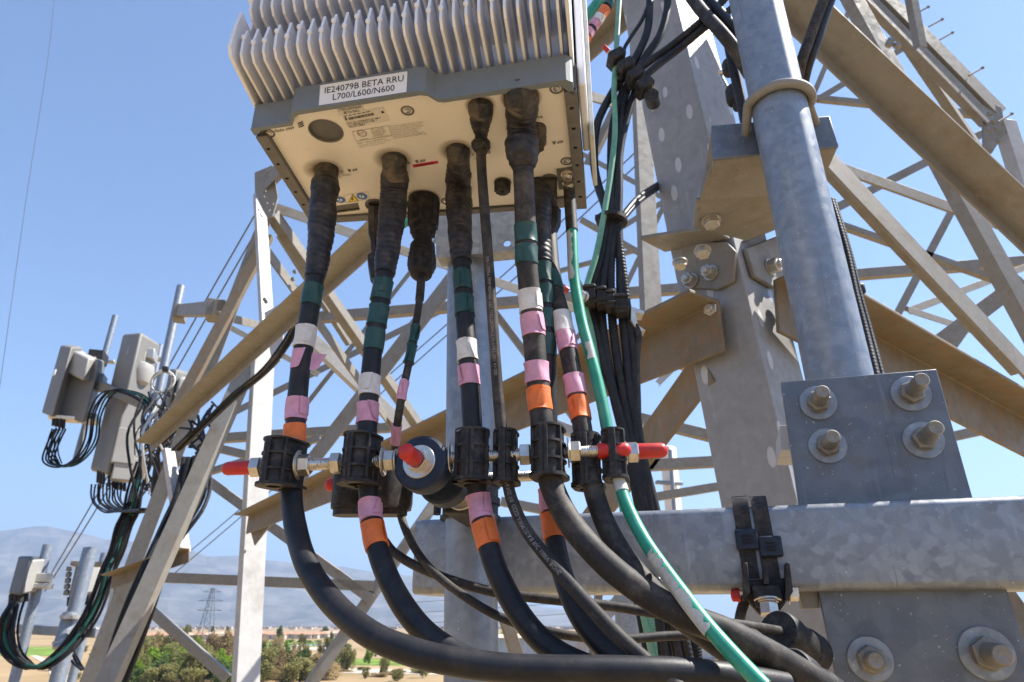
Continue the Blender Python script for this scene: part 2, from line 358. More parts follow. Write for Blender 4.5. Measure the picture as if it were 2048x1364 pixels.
for a in (('g', 258, 1312, 205, 60), ('g', 285, 1318, 200, 70), ('g', 318, 1296, 215, 76), ('o', 352, 1292, 222, 80), ('g', 388, 1296, 225, 66), ('d', 412, 1308, 205, 70), ('g', 436, 1300, 215, 64), ('d', 446, 1318, 198, 80), ('d', 300, 1335, 192, 90), ('o', 350, 1332, 190, 90), ('o', 404, 1338, 190, 70), ('d', 252, 1340, 190, 60), ('g', 470, 1320, 215, 50), ('d', 465, 1340, 195, 60),
          ('b', 272, 1268, 300, 70), ('o', 300, 1272, 290, 60), ('o', 345, 1270, 285, 66), ('b', 322, 1266, 310, 60), ('o', 390, 1272, 300, 50), ('g', 400, 1276, 290, 36), ('b', 430, 1266, 300, 66), ('b', 460, 1262, 290, 60), ('o', 375, 1254, 420, 22), ('b', 245, 1275, 300, 50),
          ('o', 508, 1300, 230, 60), ('o', 545, 1304, 225, 46), ('d', 560, 1318, 215, 50), ('b', 598, 1300, 220, 70), ('o', 610, 1312, 210, 76), ('b', 640, 1308, 228, 60), ('b', 655, 1330, 205, 60), ('o', 520, 1335, 200, 70), ('b', 585, 1340, 200, 60), ('b', 690, 1338, 240, 50), ('o', 730, 1334, 250, 40), ('b', 800, 1338, 230, 70), ('o', 845, 1336, 235, 70), ('b', 770, 1345, 220, 50),
          ('g', 512, 1272, 620, 26), ('g', 536, 1279, 620, 22), ('g', 560, 1280, 620, 22), ('g', 584, 1278, 620, 22), ('g', 604, 1280, 620, 20), ('g', 622, 1280, 620, 18), ('g', 640, 1280, 620, 20), ('d', 562, 1250, 640, 20), ('d', 520, 1252, 900, 16), ('d', 380, 1252, 900, 14), ('d', 425, 1252, 900, 14), ('d', 455, 1253, 900, 14), ('d', 666, 1262, 600, 16), ('d', 650, 1252, 900, 22), ('d', 690, 1282, 480, 36), ('g', 684, 1290, 460, 24),
          ('g', 870, 1262, 620, 40), ('g', 820, 1268, 620, 26), ('d', 1010, 1256, 800, 18), ('g', 1030, 1260, 800, 30), ('d', 1060, 1258, 900, 22), ('g', 1100, 1258, 800, 30), ('d', 1036, 1290, 330, 26), ('d', 855, 1285, 450, 30), ('g', 2040, 1280, 260, 40), ('d', 1130, 1262, 900, 20)): tree(*a)
rt_ = random.Random(21)
for i in range(54):
    Y = rt_.uniform(205, 430); x = rt_.choice((rt_.uniform(240, 480), rt_.uniform(500, 680), rt_.uniform(240, 480), rt_.uniform(500, 700), rt_.uniform(690, 1010))); far_ = x > 700
    hh = rt_.uniform(4, 7) if far_ else rt_.uniform(5.5, 8.5) if Y > 250 else rt_.uniform(6.5, 9); p_ = at(x, 1250, Y); yt = proj(V((p_.x, Y, GZ+hh)))[1]
    tree(rt_.choice('bobodbgo' if Y > 260 else 'gogdob'), x, yt, Y, hh*rt_.uniform(.75, 1.05)*FPX/p_.dot(FW))
for k, x in enumerate((242, 272, 306, 338, 372, 402, 432, 458, 476, 505, 540, 582, 612, 640)):   # full crowns nearest the tower
    Y = 196+(k*37) % 26; tree('gogdgogdg'[k % 9] if x < 490 else 'obobo'[k % 5], x, 1300+(k*53) % 22, Y, 92+(k*29) % 26)
for i in range(40):                                          # low scrub on the dry field
    Y = rt_.uniform(200, 420); x = rt_.uniform(-60, 1050); hh = rt_.uniform(1.2, 3.2); p_ = at(x, 1250, Y); tree('o' if i % 3 else 'b', x, proj(V((p_.x, Y, GZ+hh)))[1], Y, hh*1.6*FPX/p_.dot(FW))
def house(x, Y, w_, roof, yb=None, rot=0.0):
    p = at(x, 1250, Y); h = 4.6; o = thing('house', 'small tan stucco house in the far row beyond the trees', 'house', (p.x, Y, GZ), 'far row of tan houses')
    d = w_*.7; c, s = math.cos(rot), math.sin(rot); A = (V((c, s, 0)), V((-s, c, 0)), V((0, 0, 1))); q = V((p.x, Y, GZ))
    b = MB(); b.box(q+A[2]*h/2, w_, d, h, A); obj('wall', b, WALLM, o, sharp=0)
    e = .6; b = MB(); z = h; P = [q+A[0]*(i*(w_/2+e))+A[1]*(j*(d/2+e))+A[2]*z for i, j in ((-1, -1), (1, -1), (1, 1), (-1, 1))]; r = [q+A[0]*(i*w_*.24)+A[2]*(z+2.4) for i in (-1, 1)]
    b.add(P+r, [(0, 1, 5, 4), (1, 2, 5), (2, 3, 4, 5), (3, 0, 4), (3, 2, 1, 0)]); obj('roof', b, roof, o, sharp=0)
    for k in (-.25, .25): b = MB(); b.box(q+A[0]*(k*w_)-A[1]*(d/2+.03)+A[2]*2.6, 1.8, .1, 1.5, A); obj('window', b, GLASSM, o, sharp=0)
rd = random.Random(5)
for i, x in enumerate(range(250, 720, 17)):
    house(x+rd.uniform(-3, 3), 760+rd.uniform(-60, 160), rd.uniform(15, 21), ROOFM if rd.random() < .4 else ROOF2, rot=rd.uniform(-.2, .2))
for x in (800, 830, 1018, 1046, 1078, 1112): house(x, 640+rd.uniform(-40, 120), rd.uniform(15, 20), ROOFM, rot=rd.uniform(-.2, .2))
wh = thing('warehouse', 'long low grey warehouse with ribbed siding beneath the cables', 'warehouse', at(1180, 1250, 330)*1.0+V((0, 0, GZ)))
c = at(1180, 1250, 330); b = MB(); b.box((c.x, 345, GZ+4.2), 120, 40, 8.4); obj('wall', b, SHEDM, wh, sharp=0)
b = MB(); b.prism([V((c.x-61, 324, GZ+8.4)), V((c.x+61, 324, GZ+8.4)), V((c.x+61, 366, GZ+9.2)), V((c.x-61, 366, GZ+9.2))], V((0, 0, .4))); obj('roof', b, WALLM, wh, sharp=0)
for k in range(40): b = MB(); b.box((c.x-58+k*3, 324.9, GZ+4.1), .5, .25, 8.2); obj('siding_rib', b, SHEDM, wh, sharp=0)
for k in range(12):                                          # parked cars by the row of bushes, a few pixels each
    p = atz(548+k*8.5+random.uniform(-2, 2), 1291+random.uniform(0, 2.5), GZ); o = thing('parked_car', 'tiny light parked car in the lot behind the green bushes', 'car', p, 'parked cars beyond the bushes')
    b = MB(); b.box(p+V((0, 0, .6)), 4.4, 1.8, .7); obj('body', b, WPAP if k % 3 else UNITB, o, bevel=.15); b = MB(); b.box(p+V((-.2, 0, 1.2)), 2.3, 1.6, .6); obj('cabin', b, GLASSM, o, bevel=.2)
# lattice pylon far away and the conductors
py = thing('power_pylon', 'distant thin lattice pylon standing in front of the hazy mountains', 'pylon', at(412, 1250, 560)+V((0, 0, GZ)))
pb = V((at(414, 1250, 560).x, 560, GZ)); PH = at(414, 1176, 560).z-GZ
def strut(p, q, r, nm, par, m=WIRE): b = MB(); b.cyl(p, q, r, 5); return obj(nm, b, m, par, sharp=0)
def wid(z): return 5.2*(1-z*.86)
for i, j in ((-1, -1), (1, -1), (1, 1), (-1, 1)): strut(pb+V((i*wid(0), j*wid(0), 0)), pb+V((i*wid(.97), j*wid(.97), PH)), .22, 'leg', py)
for k in range(8):
    z0, z1 = k/8, (k+1)/8
    for (i, j, i2, j2) in ((-1, -1, 1, -1), (1, -1, -1, -1), (1, -1, 1, 1), (-1, 1, -1, -1)): strut(pb+V((i*wid(z0), j*wid(z0), z0*PH)), pb+V((i2*wid(z1), j2*wid(z1), z1*PH)), .11, 'brace', py)
for z, L in ((.60, 9.5), (.77, 9.5), (.93, 7)): strut(pb+V((-L, 0, z*PH)), pb+V((L, 0, z*PH)), .2, 'crossarm', py); strut(pb+V((-L, 0, z*PH)), pb+V((0, 0, z*PH+2.2)), .12, 'crossarm', py); strut(pb+V((L, 0, z*PH)), pb+V((0, 0, z*PH+2.2)), .12, 'crossarm', py)
def wire(pts, r, label):
    b = MB(); b.sweep(spline([at(*p) for p in pts], 1.5), r, 6); o = obj('power_line', b, WIRE, sharp=0); return tag(o, label, 'power line')
wire([(112, -60, 26), (98, 100, 26), (52, 400, 26), (0, 770, 26), (-30, 980, 26)], .012, 'single thin overhead wire along the left edge of the sky')
wire([(520, 412, 22), (412, 600, 24), (300, 800, 27), (187, 1002, 31), (95, 1160, 36)], .030, 'left wire of the pair slanting down behind the panel antennas')
wire([(538, 418, 22), (432, 602, 24), (320, 798, 27), (194, 1016, 31), (90, 1182, 36)], .030, 'right wire of the pair slanting down behind the panel antennas')
wire([(1345, 235, 40), (1040, 520, 48), (890, 652, 54), (690, 828, 62), (487, 1012, 72), (335, 1140, 82)], .055, 'upper wire of the pair crossing behind the pole to the lower left')
wire([(1345, 262, 40), (1050, 538, 48), (900, 665, 54), (700, 842, 62), (500, 1018, 72), (345, 1150, 82)], .055, 'lower wire of the pair crossing behind the pole to the lower left')
for k, (ya, yb) in enumerate(((1207, 1180), (1228, 1196), (1250, 1214))): wire([(790, ya, 120), (1010, ya-14, 120), (1250, ya-30, 120)], .05, ['topmost', 'middle', 'lowest'][k]+' of three faint wires low in front of the hills at centre')

# ------------------------------------------------------------------ transmission tower: near leg, far legs and all the bracing
tower = thing('transmission_tower', 'big lattice steel transmission tower filling the background on both sides', 'lattice tower', at(1500, 700, 1.32)+V((0, 0, -14.9)))
def angle(name, A, B, d1, d2, w1, w2=None, t=.012, m=TOWER, par=None):
    a = (B-A).normalized(); d1 = (d1-a*d1.dot(a)).normalized(); d2 = (d2-a*d2.dot(a)); d2 = (d2-d1*d2.dot(d1)).normalized(); w2 = w2 or w1; t = min(t, w1*.12)
    pr = [(0, 0), (w1, 0), (w1, t), (t, t), (t, w2), (0, w2)]
    b = MB(); b.prism([A+d1*x+d2*y for x, y in pr], B-A)
    return obj(name, b, m, par or tower, bevel=t*.25 if (A-B).length < 20 and w1 > .06 else 0)
LY = 1.32
L0, L1 = at(1680, 1364, LY), at(1351, 0, LY); ld = (L1-L0); LFD = V((-.64, .77, 0)); RFD = V((.77, .64, 0))
angle('leg', L0-ld*.3, L1+ld*.6, LFD, RFD, .168, .168, .016, LEG)
def brace(x0, y0, Y0, x1, y1, Y1, w, s=(1, 1), m=TOWER, nm='brace', w2=None, ext=0.0, far=0):
    """angle bar between two points; s picks where the two flanges point: first up/down, then away/towards"""
    A, B = at(x0, y0, Y0), at(x1, y1, Y1); a = (B-A).normalized()
    if ext: B = B+(B-A)*ext
    if far: A = A-(B-A)*far
    if abs(a.z) < .93: u = (V((0, 0, 1))-a*a.z).normalized()
    else: u = (V((1, .2, 0))-a*a.dot(V((1, .2, 0)))).normalized()
    h = a.cross(u)
    mid = (A+B)/2
    if h.dot(mid) < 0: h = -h                       # h points away from the viewer
    return angle(nm, A, B, u*s[0], h*s[1], w, w2, .010, m)
# left side
WLR, WLL = V((.55, .84, 0)), V((-.84, .55, 0))
angle('leg', at(513, 672, 4.72), at(470, 1400, 4.6), WLR, WLL, .178, .05, .02, TOWERW)
angle('leg', at(511, 385, 5.5), at(527, 690, 4.80), WLR, WLL, .12, .04, .02, TOWERW)
brace(306, 888, 4.7, 1276, 10, 1.60, .06, (-1, -1), TOWER, 'brace', .115, .05)
brace(528, 680, 4.8, 222, 1380, 4.3, .105, (-1, 1), TOWER, 'brace', .12)
brace(522, 425, 5.6, 152, 1380, 5.4, .12, (1, 1), TOWER, 'leg', .15)
brace(545, 470, 5.5, 345, 850, 5.3, .09, (-1, 1), RUSTY, 'brace', .08)
brace(510, 372, 5.6, 900, -60, 4.0, .19, (-1, 1), TOWER, 'brace', .15)
brace(530, 398, 5.6, 1180, 618, 7.0, .11, (-1, 1), TOWER)
brace(548, 432, 5.6, 905, 950, 9.0, .11, (1, 1), TOWER)
brace(528, 478, 5.6, 870, 960, 9.5, .11, (-1, 1), TOWER)
brace(550, 648, 7.2, 2080, 526, 7.2, .12, (1, 1), TOWER, 'brace', .1)
brace(1010, 395, 3.2, 500, 1060, 4.6, .13, (-1, 1), TOWER, 'brace', .1)
brace(585, 655, 7.5, 905, 960, 8.5, .16, (1, 1), TOWERW, 'brace', .12)
brace(1440, 600, LY+.03, 500, 1030, 4.6, .125, (-1, -1), RUSTY, 'brace', .10)
brace(1400, 690, LY+.12, 1105, 1110, 2.5, .105, (-1, 1), RUSTY, 'brace', .09)
brace(350, 902, 6.3, 748, 1190, 6.3, .085, (-1, 1), TOWER)
brace(600, 1380, 6.2, 890, 960, 6.6, .10, (-1, 1), TOWER)
brace(258, 1162, 6.3, 745, 1182, 6.3, .085, (1, 1), TOWER)
brace(272, 1185, 6.3, 460, 1350, 6.3, .075, (-1, 1), TOWER)
brace(226, 1150, 5.3, 380, 1096, 5.0, .10, (-1, -1), RUSTY)
angle('brace', at(330, 895, 5.4), at(362, 1102, 5.2), WLR, WLL, .085, .05, .02, TOWERW)
brace(330, 890, 9, 910, 853, 9, .12, (1, 1), TOWER)
brace(425, 838, 9, 910, 600, 9, .10, (-1, 1), TOWER)
brace(370, 888, 6.3, 505, 920, 6.3, .075, (1, 1), TOWER)
brace(440, 622, 5.5, 545, 650, 7, .08, (-1, 1), TOWER)
angle('brace', at(232, 1150, 5.5), at(190, 1400, 5.5), WLR, WLL, .10, .05, .02, TOWERW)
# right side
brace(1560, 24, 1.46, 2090, 525, 1.80, .05, (-1, -1), TOWER, 'brace', .112, 0, .1)
brace(1690, -30, 2.3, 2100, 720, 2.3, .072, (1, 1), TOWER, 'brace', .06)
brace(1752, -20, 3.1, 1998, 230, 3.3, .118, (1, 1), TOWER, 'leg', .1)
brace(1744, -16, 3.1, 1990, 234, 3.3, .105, (-1, 1), TOWER, 'leg', .1)
brace(1840, 90, 3.0, 1812, -60, 3.0, .05, (1, 1), TOWER)
brace(1795, 50, 3.2, 1985, 330, 3.6, .055, (1, 1), TOWER)
brace(2006, 236, 3.3, 2110, 560, 3.3, .10, (1, 1), TOWERW, 'leg', .08)
brace(1625, 198, 5.2, 2000, 236, 4.6, .055, (1, 1), TOWER)
brace(1628, 196, 5.2, 1822, 80, 5.0, .065, (-1, 1), TOWER)
brace(1712, 0, 5.2, 1626, 205, 5.2, .05, (1, 1), TOWER)
brace(1650, 285, 1.7, 2070, 735, 2.1, .088, (-1, 1), TOWER, 'brace', .075)
brace(1630, 305, 3.4, 2000, 440, 3.8, .082, (-1, 1), TOWER)
brace(1655, 415, 4.4, 2000, 240, 4.4, .068, (-1, 1), TOWER)
brace(1932, 385, 5.5, 1780, 675, 5.5, .07, (1, 1), TOWER)
brace(1815, 615, 5.5, 2070, 520, 6.5, .07, (-1, 1), TOWER)
brace(1815, 612, 5.5, 2000, 672, 6.0, .07, (-1, 1), TOWER)
brace(1868, 716, 3.6, 2060, 570, 3.6, .095, (1, 1), TOWER)
brace(1545, 560, LY+.02, 2080, 855, 1.95, .135, (-1, -1), RUSTY, 'brace', .10)
brace(1700, 780, 6.2, 2060, 805, 6.2, .085, (1, 1), TOWER)
brace(1890, 885, 6.2, 2060, 848, 6.2, .085, (1, 1), TOWER)
brace(2002, 1140, 1.7, 2110, 1290, 1.7, .10, (-1, 1), RUSTY)
brace(1262, -20, 3.1, 1290, 640, 2.7, .085, (1, 1), TOWER, 'brace', .06)
brace(1150, 172, 3.2, 1312, 222, 3.4, .075, (-1, 1), TOWER)
brace(1160, 300, 6, 1345, 400, 6, .06, (-1, 1), TOWER); brace(1342, 388, 6, 1240, 450, 6, .06, (-1, 1), TOWER)
brace(1345, 385, 6, 1225, 640, 6, .05, (1, 1), TOWER); brace(1160, 440, 6, 1300, 520, 6, .05, (1, 1), TOWER)
brace(1150, 560, 6, 1220, 690, 6, .05, (1, 1), TOWER)
brace(1270, 842, 6.4, 1440, 884, 6.4, .10, (1, 1), TOWER); brace(1405, 688, 6.4, 1320, 905, 6.4, .075, (1, 1), TOWER)
brace(1320, 770, 6.4, 1400, 690, 6.4, .06, (1, 1), TOWERW); brace(1280, 680, 6.4, 1420, 770, 6.4, .08, (1, 1), TOWERW)
brace(1285, 940, 6.4, 1450, 931, 6.4, .10, (1, 1), TOWER); brace(1300, 1003, 6.4, 1450, 978, 6.4, .075, (1, 1), TOWER)
brace(1330, 905, 6.4, 1290, 960, 6.4, .06, (1, 1), TOWER); brace(1130, 1036, 6.4, 1000, 1010, 6.4, .08, (1, 1), TOWER)
brace(1300, 932, 6.4, 950, 796, 6.4, .10, (1, 1), TOWERW); brace(890, 960, 6.4, 1060, 780, 6.6, .12, (-1, 1), TOWERW)
brace(1080, 1192, 6.3, 1500, 1158, 6.3, .06, (1, 1), TOWER); brace(1195, 1160, 6.3, 1180, 1330, 6.3, .06, (1, 1), TOWER)
brace(1150, 1330, 6.3, 1260, 1190, 6.3, .10, (1, 1), TOWERW); brace(1000, 1235, 5, 1030, 1330, 5, .08, (1, 1), RUSTY)
brace(880, 880, 5.0, 1010, 790, 3.6, .05, (1, 1), TOWERW)
for q in ((560, 470, 6.5, 700, 690, 7.5, .07, (1, 1)), (560, 868, 8, 905, 430, 8, .06, (-1, 1)), (905, 520, 7.5, 1160, 860, 7.5, .08, (1, 1)), (925, 908, 7.5, 1180, 640, 7.5, .06, (-1, 1)), (1060, 560, 7.5, 1280, 500, 7.5, .05, (1, 1)), (430, 632, 7.5, 640, 745, 8, .07, (-1, 1)), (505, 700, 8, 420, 900, 8, .07, (1, 1)),
          (380, 960, 7.5, 640, 880, 7.5, .07, (1, 1)), (560, 1030, 7, 760, 880, 7, .07, (1, 1)), (1590, 420, 5.5, 1990, 560, 5.5, .06, (1, 1)), (1940, 660, 5, 1800, 860, 5, .07, (1, 1)), (1310, 60, 3.4, 1180, 330, 3.6, .05, (1, 1))): brace(*q, TOWER)
b = MB(); b.cyl(at(1270, 1364, 6.0), at(1256, 1150, 6.0), .13, 24); obj('conduit', b, GALV, tower)
# gussets and clip angles at the near leg
def gusset(pts, th=.012, m=TOWER, n=None): b = MB(); b.prism(pts, n or V((0, th, 0))); return obj('gusset_plate', b, m, tower, bevel=.002)
gusset([at(509, 345, 5.5), at(545, 330, 5.5), at(556, 395, 5.5), at(545, 432, 5.5), at(525, 440, 5.5), at(510, 400, 5.5)], .02)
gusset([at(1965, 195, 3.3), at(2004, 215, 3.3), at(2012, 262, 3.3), at(1985, 305, 3.3), at(1968, 290, 3.3)], .02)
gusset([at(528, 625, 4.65), at(575, 600, 4.6), at(560, 720, 4.6), at(545, 735, 4.6)], .02, TOWERW)
NL_, NR_ = V((-.77, -.64, 0)), V((.64, -.77, 0))   # outward normals of the two leg faces
def onleg(x, y, side, off=0.0):
    p = L0+ld*((at(1500, y, LY).z-L0.z)/ld.z); n = NL_ if side == 'l' else NR_
    return onp(x, y, p+n*off, n)
def clipangle(side, poly, ledge, off=.001):
    n = NL_ if side == 'l' else NR_
    P = [onleg(x, y, side, off) for x, y in poly]; b = MB(); b.prism(P, n*.012); g = obj('clip_plate', b, TOWER, tower, bevel=.003)
    A, B = onleg(*ledge[0], side, off), onleg(*ledge[1], side, off)
    b = MB(); b.prism([A, B, B+n*.075, A+n*.095], UZ*.012); obj('clip_ledge', b, TOWER, tower, bevel=.003)
clipangle('l', [(1365, 490), (1458, 486), (1476, 505), (1472, 565), (1440, 582), (1382, 578)], ((1330, 505), (1462, 480)))
clipangle('r', [(1484, 500), (1560, 470), (1600, 470), (1600, 560), (1540, 578), (1500, 555)], ((1486, 486), (1600, 440)))
hp0 = [at(1385, 455, 1.235), at(1490, 482, 1.29), at(1640, 430, 1.22), at(1600, 380, 1.10), at(1393, 402, 1.10)]
b = MB(); b.prism(hp0, UZ*.012); obj('gusset_plate', b, TOWER, tower, bevel=.003)
def hexbolt(c, n, r=.0175, h=.013, shank=.012, m=ZINC):
    n = n.normalized(); b = MB(); b.lathe(c, n, [(0, r*1.18), (.003, r*1.18), (.003, r*.8)], 26); bo = obj('bolt', b, m, tower)
    b = MB(); b.hexa(c+n*.003, n, r, h, 0, random.uniform(0, 1)); obj('nut', b, m, bo, sharp=25)
    if shank: b = MB(); b.lathe(c+n*.01, n, [(0, r*.56), (shank, r*.56), (shank+.002, r*.42), (shank+.002, 0)], 16); obj('bolt_end', b, m, bo)
    return bo
hexbolt(at(1422, 440, 1.19), -UZ+V((0, -.2, 0)), .017, .014, 0); hexbolt(at(1405, 500, 1.235), -UZ+V((-.1, -.3, 0)), .015, .013, 0); hexbolt(at(1360, 524, 1.26), -UZ+V((-.1, -.2, 0)), .014, .012, 0)
hexbolt(onleg(1422, 546, 'l', .014), NL_, .016, .018, .018); hexbolt(onleg(1383, 562, 'l', .014), NL_, .016, .018, .018); hexbolt(onleg(1428, 622, 'l', .014), NL_+V((0, -.3, -.1)), .017, .022, .022)
hexbolt(onleg(1540, 535, 'r', .014), NR_, .018, .02, .02); hexbolt(onleg(1558, 606, 'r', .014), NR_, .016, .02, .02)
for (x, y) in ((1838, 22), (1866, 47), (1886, 74), (1946, 145), (2004, 238)):
    b = MB(); p = at(x-8, y+6, 3.25); b.cyl(p, p+V((.10, 0, .062)), .006, 8); b.cyl(p+V((.10, 0, .062)), p+V((.106, 0, .066)), .010, 8); obj('step_bolt', b, BOLT, tower)
for (x, y, Y) in ((527, 395, 5.45), (533, 408, 5.45), (538, 422, 5.45), (530, 384, 5.45), (545, 410, 5.45), (586, 560, 4.5), (590, 545, 4.5), (580, 575, 4.5), (533, 605, 4.7), (530, 600, 4.7), (1978, 230, 3.24), (1985, 245, 3.24), (1992, 260, 3.24), (1975, 262, 3.24), (1996, 285, 3.24), (1780, 85, 2.2), (1776, 92, 2.2), (1792, 95, 2.2)):
    b = MB(); b.hexa(at(x, y, Y), V((0, -1, .1)), .016, .02); obj('bolt', b, BOLT, tower)
# ------------------------------------------------------------------ radio unit hanging on the pole
RW, RD, RZ = .335, .185, .4564
RK = [V((-.2616, .5356, RZ)), V((.0549, .4689, RZ)), V((-.2479, .7071, RZ)), V((.0849, .6674, RZ))]   # corners of the underside
def rf(x, y, z=0.0):
    u, v = x/RW, y/RD; return (RK[0]*(1-u)+RK[1]*u)*(1-v)+(RK[2]*(1-u)+RK[3]*u)*v+UZ*z
ZP = RZ+.005                                               # underside of the cream panel
def pp(x, y): return atz(x, y, ZP)
radio = thing('radio_unit', 'large finned grey radio unit with cream underside above the banded jumper cables', 'radio unit', rf(RW/2, RD/2, 0))

def text_mesh(s):
    c = bpy.data.curves.new('t', 'FONT'); c.body = s; c.size = 1; c.resolution_u = 2
    o = bpy.data.objects.new('t', c); COL.objects.link(o)
    dg = bpy.context.evaluated_depsgraph_get(); me = bpy.data.meshes.new_from_object(o.evaluated_get(dg))
    vs = [(v.co.x, v.co.y) for v in me.vertices]; fs = [list(p.vertices) for p in me.polygons]
    bpy.data.objects.remove(o); bpy.data.curves.remove(c); bpy.data.meshes.remove(me)
    return vs, fs
def put_text(mb, s, p, ux, uy, h, wid=None, lift=V((0, 0, 0))):
    vs, fs = text_mesh(s)
    if not vs: return
    x0 = min(v[0] for v in vs); x1 = max(v[0] for v in vs)
    kx = h/.70 if wid is None else wid/(x1-x0)
    mb.add([p+ux*((v[0]-x0)*kx)+uy*(v[1]*h/.70)+lift for v in vs], fs)
def flat(mb, c4, lift, m=0, th=None):
    q = [p+lift for p in c4]
    mb.add(q, [(0, 1, 2, 3)], m)
# --- heat-sink body and fins
b = MB()
b.prism([rf(.004, .030, .036), rf(RW-.004, .030, .036), rf(RW-.004, RD-.004, .036), rf(.004, RD-.004, .036)], UZ*.40)
obj('heat_sink_body', b, FIN, radio, bevel=.003)
fz = [.033, .091, .149, .207]
def fin_mesh(boss):
    b = MB(); t = .0011
    pr = [(.036, 0), (-.046, .003), (-.0525, .009), (-.0535, .024), (-.050, .042), (-.043, .0385), (-.030, .0375), (.036, .0365)]
    b.prism([V((-t*(1.6 if y > 0 else 1), y, z)) for y, z in pr], V((2.2*t, 0, 0)))
    zb = .021 if boss else .030; b.lathe(V((0, -.0530, zb)), V((0, 0, 1)), [(-.0035, .0005), (-.001, .0024), (.0015, .0024), (.004, .0005)], 10)
    o = obj('heat_fin', b, FIN, None, (0, 0, 0)); me = o.data; bpy.data.objects.remove(o); return me
FM = [fin_mesh(True), fin_mesh(False)]
NF = 27
for row in range(3):
    for i in range(NF):
        x = .009+i*(RW-.018)/(NF-1)
        o = bpy.data.objects.new('heat_fin', FM[(i*7+row*3) % 5 < 2]); COL.objects.link(o); o.parent = radio
        o.matrix_basis = Matrix.Translation(rf(x, .0, fz[row])-WO[radio.name]) @ Matrix.Rotation(math.atan2(-(rf(x, .1)-rf(x, 0)).x, (rf(x, .1)-rf(x, 0)).y), 4, 'Z')
for sx in (0, 1):                                           # side walls of the heat sink, deeper than the fins
    b = MB(); x = -.002 if sx == 0 else RW-.002
    pr = [(.170, .030), (.0, .030), (-.060, .038), (-.066, .046), (-.063, .075), (-.058, .098), (-.036, .094), (-.034, .118), (-.050, .126), (-.050, .44), (.170, .44)]
    b.prism([rf(x, y, z) for y, z in pr], UX*.0035); obj('side_wall', b, FIN, radio, bevel=.0008)
b = MB(); b.prism([rf(RW+.004, .02, .012), rf(RW+.012, .02, .012), rf(RW+.012, .11, .012), rf(RW+.004, .11, .012)], UZ*.43)
obj('side_rail', b, FIN, radio, bevel=.002)
b = MB(); b.prism([rf(RW+.012, .07, -.002), rf(RW+.017, .07, -.002), rf(RW+.017, .15, -.002), rf(RW+.012, .15, -.002)], UZ*.44)
obj('side_rail', b, PEEL, radio, bevel=.001)
# --- grey cap: front wall with the raised middle
fy = [(0, .0), (.040, .0), (.046, -.002), (.051, -.012), (.057, -.014), (.186, -.014), (.193, -.012), (.201, -.002), (.208, 0), (RW-.006, .0), (RW, .004)]
b = MB(); T = .030
b.holed([rf(x, y, 0) for x, y in fy]+[rf(RW, .020, 0)]+[rf(RW-.012, .006, 0), rf(.208, .005, 0), rf(.202, .003, 0), rf(.194, -.0062, 0), rf(.187, -.0085, 0), rf(.058, -.0085, 0), rf(.052, -.005, 0), rf(.046, .005, 0), rf(.012, .005, 0), rf(0, .012, 0)], [], UZ*T)
obj('front_cover', b, CAP, radio, bevel=.0022)
b = MB(); b.prism([rf(.016, .0066, .008), rf(RW-.008, .0066, .008), rf(RW-.008, RD, .008), rf(.016, RD, .008)], UZ*.021)
b.prism([rf(.061, -.0050, .008), rf(.189, -.0050, .008), rf(.189, .0072, .0083), rf(.061, .0072, .0083)], UZ*.020)
obj('housing', b, CAPD, radio)
for sx in (0, 1):                                           # rims along both sides, with square drain holes
    x0, x1 = ((0, .013) if sx == 0 else (RW-.009, RW+.003))
    b = MB(); outer = [rf(x0, .0145, 0), rf(x1, .0145, 0), rf(x1, RD+.008, 0), rf(x0, RD+.008, 0)]
    hs = []
    for k in range(6 if sx else 5):
        y = (.035+k*.027); xm = x0+.0055; a = .0019
        hs.append([rf(xm-a, y-a), rf(xm+a, y-a), rf(xm+a, y+a), rf(xm-a, y+a)])
    b.holed(outer, hs, UZ*.002); obj('side_rim', b, CAPD, radio)
    b = MB(); b.prism([p+UZ*.0042 for p in outer], UZ*.030); obj('rim_core', b, BLACK if sx == 2 else CAPD, radio)
    b = MB()
    for (xa, xb) in ((x0, x0+.0012), (x1-.0012, x1)):
        b.prism([rf(xa, .0145, .0021), rf(xb, .0145, .0021), rf(xb, RD+.008, .0021), rf(xa, RD+.008, .0021)], UZ*.032)
    obj('side_rim', b, CAP if sx == 0 else CAPD, radio)
b = MB(); b.holed([rf(.0135, RD-.006, .002), rf(.09, RD-.006, .002), rf(.094, RD-.002, .002), rf(RW-.045, RD-.002, .002), rf(RW-.041, RD-.012, .002), rf(RW-.0095, RD-.012, .002), rf(RW-.0095, RD+.006, .002), rf(.0135, RD+.006, .002)], [], UZ*.03)
obj('rear_rim', b, CAPD, radio, bevel=.001)
# --- cream panel with a round sight hole and a slot
sc1 = pp(652, 262)
def disc(c, r, n=28): return [c+UX*(r*math.cos(2*math.pi*i/n))+UY*(r*math.sin(2*math.pi*i/n)) for i in range(n)]
slot = [pp(668, 412), pp(716, 405), pp(720, 420), pp(668, 427)]
po = [rf(.0135, .002), rf(.046, .002), rf(.051, -.008), rf(.058, -.0115), rf(.187, -.0115), rf(.194, -.0095), rf(.202, .0005), rf(.209, .002), rf(RW-.0095, .002), rf(RW-.0095, RD-.012), rf(RW-.041, RD-.012), rf(RW-.044, RD-.003), rf(.094, RD-.003), rf(.09, RD-.0065), rf(.0135, RD-.0065)]
po = [V((p.x, p.y, ZP)) for p in po]
b = MB(); b.holed(po, [disc(sc1, .0165)[::-1], slot[::-1]], UZ*.0018)
obj('base_panel', b, CREAM, radio)
b = MB(); n = 28; A = disc(sc1, .0165, n); B = disc(sc1+UZ*.013, .0158, n)
